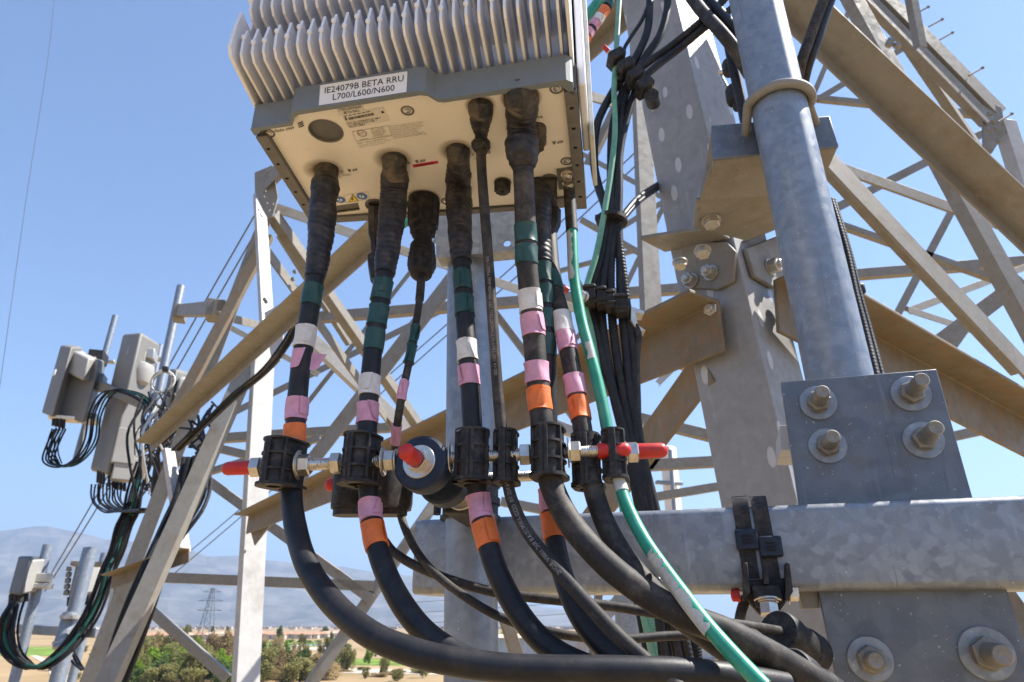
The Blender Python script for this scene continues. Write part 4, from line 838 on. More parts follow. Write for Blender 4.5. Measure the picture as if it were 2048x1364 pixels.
# ------------------------------------------------------------------ clamp blocks and threaded rods
def hull(a, ra, c, rc, ux, uy, n=14):    # stadium round two circles, in the plane of ux, uy
    d = c-a; L = d.length; e = d/L; f = UZ.cross(e) if abs(ux.z) < .01 else uy; th = math.acos(max(-1, min(1, (ra-rc)/L)))
    pts = []
    for i in range(n+1):
        q = th+(2*math.pi-2*th)*i/n; pts.append(a+(e*math.cos(q)+f*math.sin(q))*ra)
    for i in range(n+1):
        q = -th+2*th*i/n; pts.append(c+(e*math.cos(q)+f*math.sin(q))*rc)
    return pts
def clamp(label, x, y, Y, cab, cr, wpx, hpx, dirx, group, half=.020):
    a = at(x, y, Y); k = a.dot(FW)/FPX; ra = wpx/2*k; hh = hpx/2*k
    # the cable passes through c, the empty front hole is at a
    ci = min(range(len(cab)), key=lambda i: abs(cab[i].z-a.z)); c = V((cab[ci].x, cab[ci].y, a.z))
    d = (c-a); d = d if d.length > .012 else V((.004, .014, 0)); c = a+d; rc = max(cr+.0036, ra*.74)
    o = thing('cable_clamp', label, 'clamp', a, group)
    h0 = [a+(V((math.cos(6.2832*i/6+.3), math.sin(6.2832*i/6+.3), 0)))*ra*.50 for i in range(6)]
    h1 = [c+V((math.cos(6.2832*i/16), math.sin(6.2832*i/16), 0))*(cr+.0002) for i in range(16)]
    b = MB(); out = hull(a, ra*.80, c, rc*.86, V((1, 0, 0)), None)
    b.holed([p-UZ*hh*.98 for p in out], [[p-UZ*hh*.98 for p in h0][::-1], [p-UZ*hh*.98 for p in h1][::-1]], UZ*hh*1.96); obj('block', b, PLAS, o, sharp=40)
    b = MB()
    for zz, g in ((-1, 1.14), (-.36, 1.0), (.30, 1.0), (.92, 1.02)):
        out = hull(a, ra*g, c, rc*g, V((1, 0, 0)), None); t = .13 if zz == -1 else .085
        b.holed([p+UZ*hh*(zz) for p in out], [[p+UZ*hh*zz for p in h0][::-1], [p+UZ*hh*zz for p in h1][::-1]], UZ*hh*t)
    obj('rib', b, PLAS, o, sharp=40, bevel=.0006)
    b = MB(); view = V((-a.x, -a.y, 0)).normalized(); e = (a-c).normalized(); sd = UZ.cross(view)
    for q in (-.15, .15, 1.3, -1.3, 2.2, -2.2):
        dr = (e*math.cos(q)+UZ.cross(e)*math.sin(q)); b.box(a+dr*ra*.90, .0026 if abs(q) > .5 else .0034, .0034, hh*1.9, (UZ.cross(dr), dr, UZ))
    obj('rail', b, PLAS, o, bevel=.0005)
    b = MB(); b.box(a+e*ra*.85, .0012, .004, hh*2.02, (UZ.cross(e), e, UZ)); obj('split_line', b, BLACK, o)
    return o, a
AX = (at(1240, 900, .575)-at(500, 935, .603)); AXN = AX.normalized()
def rodp(x, back=0.0):                  # point of the front rod under pixel column x
    p0 = at(500, 935, .603); d = ray(x, 920); n = V((d.y, -d.x, 0)); t = -p0.dot(n)/AXN.dot(n); return p0+AXN*t+UY*back
G1 = 'cable clamps on the threaded rods'
clamp('leftmost plastic cable clamp, next to the left red cap, with an open hole underneath', 553, 925, .590, pA, .0094, 62, 96, 0, G1)
clamp('plastic cable clamp between the left nut and the round rubber spacers', 716, 918, .588, pB, .0092, 66, 102, 0, G1)
clamp('plastic cable clamp right in front of the pole bracket', 944, 912, .584, pD, .0093, 70, 104, 0, G1)
clamp('narrow plastic cable clamp holding the thin lettered cable', 1010, 912, .584, pE, .0052, 46, 106, 0, G1)
clamp('plastic cable clamp round the thickest cable, split open in front', 1094, 902, .566, pF, .0103, 64, 104, 0, G1)
clamp('plastic cable clamp behind the threaded end with the longer red cap', 1172, 920, .588, pH, .0089, 56, 106, 0, G1)
clamp('small plastic cable clamp holding the green earth cable', 1228, 908, .578, pGR, .0056, 46, 100, 0, G1)
THR = lambda r, L, q: r*(.93+.07*abs(((L/.0016+q/6.2832) % 1)*2-1)*2-.07)
def rod(par, p, q, r):
    n = int((q-p).length/.00055); b = MB(); b.sweep([p.lerp(q, i/n) for i in range(n+1)], r, 16, 0, THR); return obj('threaded_rod', b, BRIGHT, par, sharp=60)
def nut(par, p, a, r=.0098, h=.0095, m=BRIGHT): b = MB(); b.hexa(p, a, r, h, 0, random.uniform(0, 1)); return obj('nut', b, m, par, sharp=25)
def washer(par, p, a, r=.0125, h=.0016, m=BRIGHT): b = MB(); b.lathe(p, a, [(0, r*.96), (h*.3, r), (h*.8, r), (h, r*.95)], 28); return obj('washer', b, m, par)
def redcap(par, p, a, L, r=.0066):
    b = MB(); b.lathe(p, a, [(0, r*1.02), (.001, r*1.06), (L*.55, r), (L*.80, r), (L*.90, r*.86), (L*.97, r*.52), (L, r*.2), (L, 0)], 24); return obj('red_cap', b, RED, par)
rod1 = thing('threaded_rod_assembly', 'front threaded rod with red caps at both ends, running through the row of cable clamps', 'threaded rod', rodp(850))
rod(rod1, rodp(492), rodp(1200), .0058)
redcap(rod1, rodp(506), -AXN, (rodp(506)-rodp(447)).length, .0062); redcap(rod1, rodp(1196), AXN, (rodp(1264)-rodp(1196)).length, .0066)
for x, wsh in ((507, 0), (602, -1), (664, 0), (770, -1), (878, 1), (1040, 0), (1140, -1)):
    nut(rod1, rodp(x), AXN)
    if wsh: washer(rod1, rodp(x)-AXN*.002 if wsh < 0 else rodp(x)+AXN*.0097, AXN, .0135)
    if wsh and x in (770, 878): washer(rod1, rodp(x)+AXN*.0097 if wsh < 0 else rodp(x)-AXN*.0018, AXN, .0105)
BK = .062
def rodq(x): p = rodp(x, BK); return p+V((0, 0, -.006))
rod2 = thing('threaded_rod_assembly', 'rear threaded rod behind the clamps, one red cap at far right, one below left clamp', 'threaded rod', rodq(950))
rod(rod2, rodq(640), rodq(1120), .0056)
redcap(rod2, rodq(648), -AXN, .024, .0066); nut(rod2, rodq(650), AXN); 
p = at(1272, 903, .60); nut(rod2, at(1255, 905, .60), AXN); redcap(rod2, p, AXN, (at(1336, 900, .592)-p).length, .0068); washer(rod2, at(1250, 906, .60), AXN, .0105)
rod(rod2, at(1150, 914, .61), at(1276, 903, .60), .0056)
for x in (1145, 1060): nut(rod2, rodq(x), AXN)
# big double clamp in the second row
dc = thing('cable_clamp', 'wide double-barrel black clamp in the rear row, between the two left jumpers', 'clamp', at(742, 975, .66), G1)
b = MB()
for (x, r) in ((700, .0165), (772, .0185)):
    c = at(x, 972, .655); b.lathe(c-UZ*.022, UZ, [(0, r*.97), (.003, r), (.036, r), (.038, r*.9)], 30)
obj('barrel', b, PLAS, dc)
b = MB(); b.holed([p-UZ*.022 for p in hull(at(696, 985, .655), .0125, at(792, 985, .66), .012, V((1, 0, 0)), None)], [], UZ*.006); obj('foot', b, PLAS, dc, bevel=.001)
b = MB(); b.lathe(at(797, 1008, .66), UZ, [(-.006, .0125), (.0, .0135), (.006, .0135), (.012, .012)], 24); b.lathe(at(812, 965, .66), UZ, [(-.02, .008), (.02, .008)], 6); obj('gland', b, PLAS, dc, sharp=25)
# standoff with the two rubber spacers, screwed into the pole adapter
SP0, SP1 = at(808, 900, .545), at(925, 990, .690); SA = (SP1-SP0).normalized(); LS = (SP1-SP0).length
def spt(x):                              # point of the standoff under pixel column x
    d = ray(x, 920); n = V((d.y, -d.x, 0)); t = -SP0.dot(n)/SA.dot(n); return SP0+SA*t
st = thing('spacer_standoff', 'threaded standoff with two round dark rubber spacers and a red cap pointing at the viewer', 'standoff', spt(870))
rod(st, SP0+SA*.012, SP1-SA*.004, .0058)
redcap(st, spt(829), -SA, (spt(829)-SP0).length, .0072); nut(st, spt(834)-SA*.004, SA, .0102, .0095)
def rubber(p, r, h):
    b = MB(); b.lathe(p, SA, [(0, r*.52), (0, r*.9), (.002, r*.985), (.004, r), (h-.004, r), (h-.001, r*.97), (h, r*.8), (h, r*.3)], 40); return obj('rubber_spacer', b, NAVY, st)
washer(st, spt(836)+SA*.0012, SA, .0150, .0022); rubber(spt(836)+SA*.003, .0245, .022)
washer(st, spt(836)+SA*.026, SA, .0140); nut(st, spt(836)+SA*.028, SA, .0100, .022); rubber(spt(836)+SA*.056, .0240, .022)
nut(st, spt(836)+SA*.084, SA, .0102, .013); rod(st, spt(836)+SA*.09, spt(836)+SA*.120, .0058); washer(st, spt(836)+SA*.114, SA, .0165, .0025); nut(st, spt(836)+SA*.103, SA, .0110, .011)

# ------------------------------------------------------------------ centre pole, its bracket and cable adapter
def poly_cyl(b, p, q, r, n=40): b.lathe(p, q-p, [(0, r), ((q-p).length*.33, r), ((q-p).length*.66, r), ((q-p).length, r)], n)
PY = .835
p0, p1 = at(943, 1420, PY), at(938, 330, PY)
b = MB(); poly_cyl(b, p0, p0.lerp(p1, 1.15), .0310); tag(obj('mounting_pole', b, PIPE, None, p0), 'upright galvanised pole behind the jumper cables, carrying the finned radio', 'pole')
br = thing('pole_bracket', 'flat steel bracket under the radio, clamped to the pole, with one round hole', 'bracket', at(940, 460, .80))
q = [at(872, 400, .800), at(1034, 385, .785), at(1034, 500, .785), at(872, 516, .800)]
hc = at(1014, 486, .787); hx = (q[1]-q[0]).normalized()
b = MB(); b.holed(q, [[hc+hx*.0052*math.cos(i*.3927)+UZ*.0058*math.sin(i*.3927) for i in range(16)][::-1]], UY*.004); obj('plate', b, GALV, br, bevel=.0008)
b = MB(); b.prism([at(872, 512, .801), at(1034, 496, .786), at(1034, 496, .786)+UY*.03, at(872, 512, .801)+UY*.03], UZ*.004); obj('flange', b, GALV, br)
b = MB(); b.box(at(940, 430, .80), .10, .006, .05, (UX, UY, UZ)); obj('clamp_pad', b, GALV, br)
ad = thing('pole_adapter', 'black plastic adapter strapped round the galvanised pole at the spacer standoff', 'adapter', at(940, 1000, PY))
c = at(941, 1003, PY)
b = MB(); b.lathe(c-UZ*.022, UZ, [(0, .031), (0, .0365), (.004, .0365), (.005, .0340), (.016, .0340), (.017, .0365), (.025, .0365), (.026, .0340), (.038, .0340), (.039, .0365), (.043, .0365), (.043, .031)], 40); obj('band', b, PLAS, ad)
b = MB(); b.prism([at(884, 1026, .70), at(884, 992, .70), at(930, 984, .70), at(956, 1000, .70), at(956, 1026, .70)], UY*.115); obj('saddle', b, PLAS, ad, bevel=.002)
b = MB(); b.cyl(at(874, 1030, .81), at(876, 998, .81), .0045, 16); obj('strap_end', b, PLAS, ad)

# ------------------------------------------------------------------ square tube arm with welded lower plate
TP = [at(857, 1118, .905), at(2300, 1045, .685)]; TD = (TP[1]-TP[0]); TD.z = 0; TL = TD.length; TX = TD.normalized(); TN = V((-TX.y, TX.x, 0))
T0 = at(856, 1118, .915); TW = .0445
def tp(s, n=0.0, z=0.0): return T0+TX*s+TN*n+UZ*(z+(s*-.0035))
arm = thing('square_tube_arm', 'horizontal galvanised square tube crossing the lower right, with a bolted plate welded under it', 'support arm', tp(.4))
cr = .009; prof = []
for (cx_, cz, q0) in ((TW-cr, TW-cr, 0), (-TW+cr, TW-cr, 90), (-TW+cr, -TW+cr, 180), (TW-cr, -TW+cr, 270)):
    for k in range(7): prof.append((cx_+cr*math.cos(R(q0+15*k)), cz+cr*math.sin(R(q0+15*k))))
b = MB(); n = len(prof); S = [0, .3, .6, .9, 1.25]; vs = [tp(s, x, z) for s in S for x, z in prof]
b.add(vs, [(j*n+i, j*n+(i+1) % n, (j+1)*n+(i+1) % n, (j+1)*n+i) for j in range(len(S)-1) for i in range(n)])
ins = [tp(0, x*.9, z*.9) for x, z in prof]; ins2 = [tp(.4, x*.9, z*.9) for x, z in prof]; k = len(b.v)
b.add(vs[:n]+ins, [(i, n+i, n+(i+1) % n, (i+1) % n) for i in range(n)]); b.add(ins+ins2, [(i, n+i, n+(i+1) % n, (i+1) % n) for i in range(n)])
obj('tube', b, GALV, arm)
PN = -TN                                # towards the viewer
def onarm(x, y, n): return onp(x, y, tp(.6, n), TN)
NLP = -.022
lp = [onarm(1632, 1160, NLP), onarm(2002, 1144, NLP), onarm(2058, 1310, NLP), onarm(2120, 1500, NLP), onarm(1700, 1500, NLP)]
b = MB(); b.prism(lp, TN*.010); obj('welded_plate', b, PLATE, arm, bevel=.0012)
s = [onarm(x, y, NLP-.003) for x, y in ((1628, 1166), (1690, 1165), (1760, 1160), (1820, 1158), (1880, 1152), (1950, 1150), (2004, 1144))]
s = spline(s, .004); b = MB(); b.sweep(s, [.0042+.0012*math.sin(i*1.9)+random.uniform(-.0005, .0005) for i in range(len(s))], 8); obj('weld_bead', b, PLATE, arm)
def stud(par, c, nrm, L, rw=.022, rn=.0135, rb=.0085, tilt=V((0, 0, 0))):
    d = (nrm+tilt).normalized()
    b = MB(); b.lathe(c-d*.004, d, [(0, rb), (L-.003, rb), (L, rb*.82), (L, rb*.5), (L-.001, 0)], 18); bo = obj('bolt', b, BOLT, par)
    b = MB(); b.lathe(c, nrm, [(0, rw), (.0022, rw), (.003, rw*.96), (.003, rn*.6)], 34); obj('washer', b, GALV, bo)
    b = MB(); b.lathe(c+nrm*.003, nrm, [(0, rn*1.05), (.0016, rn*1.05), (.0018, rn*.7)], 24); obj('washer', b, BOLT, bo)
    b = MB(); b.hexa(c+nrm*.0045, d, rn*1.08, .010, 0, random.uniform(0, 1)); obj('nut', b, BOLT, bo, sharp=25); return bo
stud(arm, onarm(1740, 1318, NLP), PN, .036, .0215, .0125, .0085); stud(arm, onarm(1972, 1306, NLP), PN, .050, .0245, .0145, .010)
# upper plate clamped on the big pipe
UPN = .012
up = thing('clamp_plate', 'square dark galvanised plate above the tube, holding the pipe with four long bolts', 'steel plate', onarm(1740, 870, UPN))
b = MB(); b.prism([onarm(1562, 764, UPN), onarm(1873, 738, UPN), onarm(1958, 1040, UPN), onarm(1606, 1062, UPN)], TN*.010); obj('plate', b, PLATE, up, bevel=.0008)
for (x, y, L) in ((1636, 806, .050), (1821, 788, .058), (1655, 892, .050), (1846, 880, .060)): stud(up, onarm(x, y, UPN), PN, L, .0215, .0125, .0085)
b = MB(); b.prism([onarm(1560, 850, UPN+.03), onarm(1600, 850, UPN+.03), onarm(1610, 900, UPN+.03), onarm(1562, 900, UPN+.03)], TN*.09); obj('clamp_ear', b, TOWERW, up, bevel=.001)
# pipe and its U-bolt bracket
QY = .925
q0, q1 = at(1688, 800, QY), at(1508, -10, QY); qd = (q1-q0)
b = MB(); poly_cyl(b, q0-qd*.10, q0+qd*1.5, .0455, 56); tag(obj('mounting_pipe', b, PIPE, None, q0), 'thick bluish galvanised pipe rising behind the square bolted plate', 'pipe')
bk = thing('pipe_bracket', 'channel bracket joining the thick pipe to the tower leg, with a U-bolt and brown underside', 'bracket', at(1550, 300, 1.0))
BY = QY+.052
fp = [at(1423, 250, BY+.01), at(1660, 231, BY-.02), at(1678, 293, BY-.02), at(1425, 318, BY+.01)]
hole = at(1491, 286, BY)
b = MB(); b.prism(fp, UY*.007); obj('front_plate', b, PLATE, bk, bevel=.002)
b = MB(); b.prism([at(1428, 316, BY+.011), at(1677, 291, BY-.018), at(1677, 291, BY-.018)+UY*.16+UZ*.004, at(1428, 316, BY+.011)+UY*.16+UZ*.004], UZ*.006); obj('lower_flange', b, TOWER, bk)
b = MB(); b.prism([at(1392, 430, 1.14), at(1425, 330, 1.10), at(1428, 252, BY+.02), at(1424, 252, BY+.02), at(1412, 330, 1.10), at(1386, 455, 1.15)], UX*.006); obj('side_web', b, TOWER, bk)
b = MB(); b.prism([at(1398, 402, 1.10), at(1600, 385, 1.08), at(1600, 318, 1.02), at(1422, 330, 1.02)], UY*.012+UZ*.006); obj('rear_plate', b, TOWER, bk, bevel=.002)
U0, U1 = at(1490, 284, BY+.02), at(1640, 276, BY+.02); pc = q0+qd*((at(1570, 215, QY).z-q0.z)/qd.z)
us = []
for k in range(25):
    q = math.pi*k/24; us.append(pc+V((-.0535*math.cos(q), -.0535*math.sin(q), .004-.018*0)))
us = [U0, U0+(us[0]-U0)*.6]+us+[U1+(us[-1]-U1)*.6, U1]
b = MB(); b.sweep(spline(us, .004), .0082, 18); obj('u_bolt', b, TOWER, bk)
# ------------------------------------------------------------------ strap hanger on the tube
sh = thing('strap_hanger', 'black plastic hanger held on the square tube by two buckled straps', 'cable hanger', onarm(1535, 1100, -TW-.01))
def strap(xt, xb, yb):
    a, z = onarm(xt-13, 1012, -TW-.0012), onarm(xt+13, 1010, -TW-.0012)
    w_ = (z-a); mid = (a+z)/2; e = w_.normalized(); dn = onarm(xb, yb, -TW-.0012)-mid
    vs = []; prof_ = [(mid+UZ*.012+TN*.02), mid+UZ*.008+TN*.006, mid+UZ*.002+TN*.0012, mid-UZ*.006-TN*.0002]+[mid+dn*k for k in (.15, .5, .8, 1)]
    b = MB()
    for i, P in enumerate(prof_):
        o_ = (-TN if i > 2 else (UZ-TN*(.5 if i else 0)).normalized())*.0016
        vs += [P-e*.0085, P+e*.0085, P+e*.0085+o_, P-e*.0085+o_]
    n = len(prof_); b.add(vs, [(4*i+j, 4*i+(j+1) % 4, 4*i+4+(j+1) % 4, 4*i+4+j) for i in range(n-1) for j in range(4)]); obj('strap', b, PLAS, sh)
strap(1481, 1503, 1158); strap(1519, 1545, 1160)
for (x, y) in ((1494, 1079), (1541, 1093)):
    c = onarm(x, y, -TW-.0065); b = MB(); b.box(c, .0235, .009, .0215, (TX, TN, UZ)); k = obj('buckle', b, NAVY, sh, bevel=.002)
    b = MB()
    for dz in (.0035, -.0005, -.004): b.box(c+PN*.0048+UZ*dz, .0105, .0022, .0012, (TX, TN, UZ))
    obj('buckle_slot', b, BLACK, k)
def hp(x, y, n=-TW-.004): return onarm(x, y, n)
b = MB()
for x in (1485, 1568): b.prism([hp(x, 1128), hp(x+9, 1128), hp(x+15, 1185), hp(x+4, 1202), hp(x, 1202)], -TN*.020)
b.prism([hp(1524, 1140), hp(1536, 1140), hp(1537, 1170), hp(1526, 1170)], -TN*.016)
obj('cheek', b, PLAS, sh, bevel=.0015)
b = MB(); b.prism([hp(1488, 1160), hp(1574, 1156), hp(1578, 1196), hp(1560, 1222), hp(1520, 1230), hp(1494, 1200)], TN*.03); b.prism([hp(1500, 1172), hp(1560, 1170), hp(1566, 1200), hp(1545, 1214), hp(1512, 1216)], -TN*.012)
obj('saddle', b, PLAS, sh, bevel=.0018)
a0, a1 = hp(1535, 1198, -TW-.014), hp(1543, 1252, -TW-.02); dd = (a1-a0).normalized()
washer(sh, a0, dd, .0135, .002); washer(sh, a0+dd*.0022, dd, .0105, .0016); nut(sh, a0+dd*.0042, dd, .0098, .0125); rod(sh, a0+dd*.014, a1+dd*.02, .0052)
redcap(sh, hp(1480, 1191, -TW+.004), -TX, .0095, .0062); nut(sh, hp(1578, 1185, -TW+.006), TX, .0088, .009); washer(sh, hp(1574, 1185, -TW+.006), TX, .012)
b = MB(); b.prism([hp(1594, 1168, -TW+.03), hp(1633, 1164, -TW+.03), hp(1640, 1216, -TW+.03), hp(1606, 1218, -TW+.03)], TN*.03); obj('stop_block', b, TOWER, sh, bevel=.001)
ch = thing('cable_hanger_block', 'stack of dusty black round cable clamps under the strap hanger', 'clamp', hp(1570, 1290, -TW))
def barrel(x0, y0, x1, y1, Y0, Y1, r, nm):
    p, q = at(x0, y0, Y0), at(x1, y1, Y1); L = (q-p).length
    b = MB(); b.lathe(p, q-p, [(0, r*.35), (0, r*.93), (.002, r), (L*.28, r), (L*.3, r*.93), (L*.7, r*.93), (L*.72, r), (L-.002, r), (L, r*.92), (L, 0)], 28); return obj(nm, b, PLAS, ch)
barrel(1556, 1262, 1628, 1310, .690, .735, .0200, 'barrel'); barrel(1580, 1345, 1660, 1400, .56, .60, .0185, 'barrel'); barrel(1490, 1300, 1560, 1350, .64, .68, .02, 'barrel')
b = MB(); b.prism([at(1520, 1290, .66), at(1560, 1300, .66), at(1640, 1364, .66), at(1600, 1400, .66)], UY*.03); obj('spine', b, PLAS, ch, bevel=.002)

# ------------------------------------------------------------------ antennas and radios on the far leg
def vbox(par, nm, bot, ytop, mat, bev=.02):
    P = [at(*q) for q in bot]; x0 = bot[0]; h = at(x0[0], ytop, x0[2]).z-P[0].z
    b = MB(); b.prism(P, UZ_*h); return obj(nm, b, mat, par, bevel=bev)
UZ_ = V((0, 0, 1)); FV = V((0, 1, 0))
def bar(par, nm, a, c, r, mat, n=16): b = MB(); b.cyl(at(*a), at(*c), r, n); return obj(nm, b, mat, par)
def blk(par, nm, c, sx, sy, sz, mat, rz=.3): q = Matrix.Rotation(rz, 3, 'Z'); b = MB(); b.box(at(*c), sx, sy, sz, (q@V((1, 0, 0)), q@V((0, 1, 0)), UZ_)); return obj(nm, b, mat, par, bevel=.01)
def pole(label, a, c, r, m=PIPE): b = MB(); b.cyl(at(*a), at(*c), r, 24); return tag(obj('antenna_pole', b, m), label, 'pole')
def pigtails(par, pts, dy=18, r=.018):
    for x, y, Y in pts: bar(par, 'connector', (x, y-2, Y), (x-1.5, y+dy, Y), r, PLAS, 10)
pole('bare grey antenna pole at far left, rising above the leftmost antenna', (231, 632, 9.7), (150, 928, 9.5), .047, PIPE)
pole('pale antenna pole standing between the big antenna and the tower', (362, 573, 8.2), (312, 812, 8.0), .055)
pole('short stub of pole just right of the big panel antenna', (321, 690, 10.3), (298, 812, 10.2), .045)
pole('lower left pole carrying the dark blue grey radio', (96, 1090, 8.35), (24, 1380, 8.2), .055)
pole('thick lower left pole in front of the finned radio', (181, 1097, 8.5), (110, 1380, 8.3), .082)
pole('slim lower left pole behind the finned radio', (210, 1107, 9.3), (138, 1380, 9.1), .050)
a1 = thing('panel_antenna', 'leftmost grey antenna unit with a radio box on its back, high against the sky', 'antenna', at(110, 840, 9))
vbox(a1, 'radome', [(83, 827, 9), (104, 835, 8.75), (128, 829, 9.1), (108, 820, 9.4)], 690, PANEL, .03)
vbox(a1, 'rear_box', [(110, 829, 9.02), (168, 847, 8.9), (184, 838, 9.5), (130, 822, 9.6)], 706, PANEL, .03)
vbox(a1, 'radio_box', [(132, 745, 8.9), (166, 762, 8.7), (186, 764, 9.1), (150, 742, 9.3)], 700, PANELL, .03)
blk(a1, 'clamp', (196, 716, 9.3), .20, .30, .16, PLAS); blk(a1, 'clamp', (178, 838, 9.3), .24, .34, .10, ZINC); blk(a1, 'tilt_arm', (183, 740, 9.2), .08, .2, .36, BOLT); blk(a1, 'clamp', (205, 722, 9.6), .34, .10, .05, ZINC)
blk(a1, 'connector_plate', (128, 838, 9.0), .34, .22, .05, CREAM); blk(a1, 'label', (109, 745, 8.74), .07, .02, .09, WPAP, -.75)
pigtails(a1, [(108, 836, 8.9), (114, 838, 8.9), (121, 840, 8.9), (128, 842, 8.95)], 15, .022)
a2 = thing('panel_antenna', 'big tall grey panel antenna beside the tower, dappled with sunlight', 'antenna', at(220, 960, 9))
vbox(a2, 'radome', [(178, 941, 9), (214, 950, 8.62), (262, 962, 9.15), (226, 950, 9.6)], 666, PANEL, .05)
vbox(a2, 'connector_plate', [(186, 944, 8.95), (214, 951, 8.70), (258, 961, 9.1), (230, 952, 9.4)], 938, CREAM, .01)
blk(a2, 'bracket', (286, 712, 9.0), .34, .34, .14, ZINC); blk(a2, 'bracket', (272, 735, 8.9), .22, .22, .42, BOLT); blk(a2, 'bracket', (262, 918, 8.9), .5, .2, .10, ZINC); blk(a2, 'bracket', (298, 716, 9.3), .5, .10, .06, TOWERW)
b = MB(); c = at(280, 742, 8.9); b.lathe(c-UZ_*.22, UZ_, [(0, .05), (.05, .14), (.2, .19), (.3, .17), (.36, .05)], 18); obj('bulge_cover', b, PANELL, a2)
blk(a2, 'radio_box', (250, 895, 8.75), .26, .24, .46, PANELL, .6); blk(a2, 'radio_box', (255, 940, 8.8), .34, .2, .30, PANELL, .6)
pigtails(a2, [(197, 943, 8.85), (202, 945, 8.8), (208, 947, 8.75), (219, 951, 8.75), (228, 954, 8.85), (236, 957, 8.9), (243, 958, 8.95), (250, 960, 9.0)], 22, .02)
a3 = thing('panel_antenna', 'smaller pale panel antenna half hidden behind the tower leg', 'antenna', at(345, 820, 10))
vbox(a3, 'radome', [(320, 830, 10), (333, 834, 9.7), (362, 838, 10.2), (348, 830, 10.5)], 736, PANEL, .05); vbox(a3, 'rear_cover', [(340, 834, 9.7), (362, 838, 9.8), (370, 836, 10.1), (352, 830, 10.2)], 752, PANELL, .05)
arm2 = thing('standoff_arm', 'brownish standoff arm reaching from the tower leg to the antennas', 'support arm', at(250, 790, 9))
A, B = at(188, 766, 9.2), at(352, 836, 8.0); b = MB(); d = (B-A).normalized(); b.box((A+B)/2, (B-A).length, .13, .13, (d, UZ_.cross(d).normalized(), d.cross(UZ_.cross(d).normalized()))); obj('beam', b, TOWER, arm2, bevel=.01)
blk(arm2, 'end_clamp', (193, 765, 9.2), .2, .25, .22, GALV)
arm3 = thing('standoff_arm', 'short brown bracket holding the pale pole to the tower', 'support arm', at(400, 622, 6.4))
A, B = at(356, 622, 8.0), at(444, 617, 5.7); b = MB(); d = (B-A).normalized(); s_ = UZ_.cross(d).normalized(); b.box((A+B)/2, (B-A).length, .11, .15, (d, s_, d.cross(s_))); obj('beam', b, TOWER, arm3, bevel=.01); blk(arm3, 'end_clamp', (360, 627, 7.8), .14, .2, .2, TOWER); blk(arm3, 'end_clamp', (432, 622, 5.9), .16, .2, .18, TOWER)
arm4 = thing('standoff_arm', 'low grey standoff arm joining the lower left poles', 'support arm', at(100, 1262, 8.3))
for (x0, x1) in ((38, 196),): A, B = at(x0, 1258, 8.5), at(x1, 1266, 8.0); b = MB(); d = (B-A).normalized(); s_ = UZ_.cross(d).normalized(); b.box((A+B)/2, (B-A).length, .07, .10, (d, s_, d.cross(s_))); obj('beam', b, GALV, arm4, bevel=.008)
r1 = thing('remote_radio', 'dark blue grey radio box on the lower left pole', 'radio unit', at(45, 1188, 8))
vbox(r1, 'body', [(17, 1188, 8), (41, 1191, 7.8), (62, 1186, 8.3), (40, 1183, 8.5)], 1112, UNITB, .02); vbox(r1, 'cover', [(42, 1189, 7.85), (72, 1184, 8.2), (76, 1181, 8.5), (60, 1181, 8.5)], 1120, PANELL, .02)
blk(r1, 'clamp', (80, 1156, 8.2), .22, .2, .10, ZINC); blk(r1, 'clamp', (82, 1172, 8.2), .2, .2, .06, ZINC); pigtails(r1, [(24, 1190, 8), (33, 1191, 8), (42, 1191, 8), (52, 1189, 8.1)], 14, .03)
r2 = thing('remote_radio', 'finned grey radio behind the thick lower left pole', 'radio unit', at(155, 1192, 9))
vbox(r2, 'body', [(136, 1194, 8.9), (156, 1197, 8.8), (182, 1193, 9.2), (160, 1188, 9.4)], 1126, PANEL, .02)
for k in range(5): y = 1132+k*12; vbox(r2, 'fin', [(131-k*1.5, y+10, 8.95), (140-k*1.5, y+12, 8.9), (144-k*1.5, y+10, 9.0), (138-k*1.5, y+8, 9.1)], y, PANEL, .01)
vbox(r2, 'cover', [(168, 1190, 8.95), (190, 1186, 9.1), (198, 1180, 9.4), (180, 1180, 9.4)], 1128, PANELL, .03); pigtails(r2, [(139, 1196, 8.9), (147, 1197, 8.9), (170, 1194, 9), (178, 1193, 9)], 16, .025); blk(r2, 'clamp', (176, 1128, 8.8), .34, .2, .06, TOWER)
sg = thing('surge_box', 'grey cylindrical junction box strapped to the thick lower left pole', 'junction box', at(130, 1300, 8.2))
b = MB(); b.cyl(at(122, 1297, 8.05), at(142, 1228, 8.15), .085, 20); obj('body', b, GALV, sg)
for y in (1234, 1286): b = MB(); b.lathe(at(140-(y-1234)*.28, y, 8.08), UZ_, [(-.02, .1), (.02, .1)], 20); obj('strap', b, ZINC, sg)
a4 = thing('panel_antenna', 'distant cream panel antenna seen right of the red caps', 'antenna', at(1340, 1010, 12))
vbox(a4, 'radome', [(1330, 1030, 12), (1352, 1032, 11.7), (1366, 1030, 12.1), (1345, 1026, 12.4)], 892, CREAM, .04); bar(a4, 'pole', (1340, 900, 11.6), (1350, 1040, 11.6), .035, GALV); blk(a4, 'bracket', (1338, 966, 11.8), .5, .1, .06, GALV)
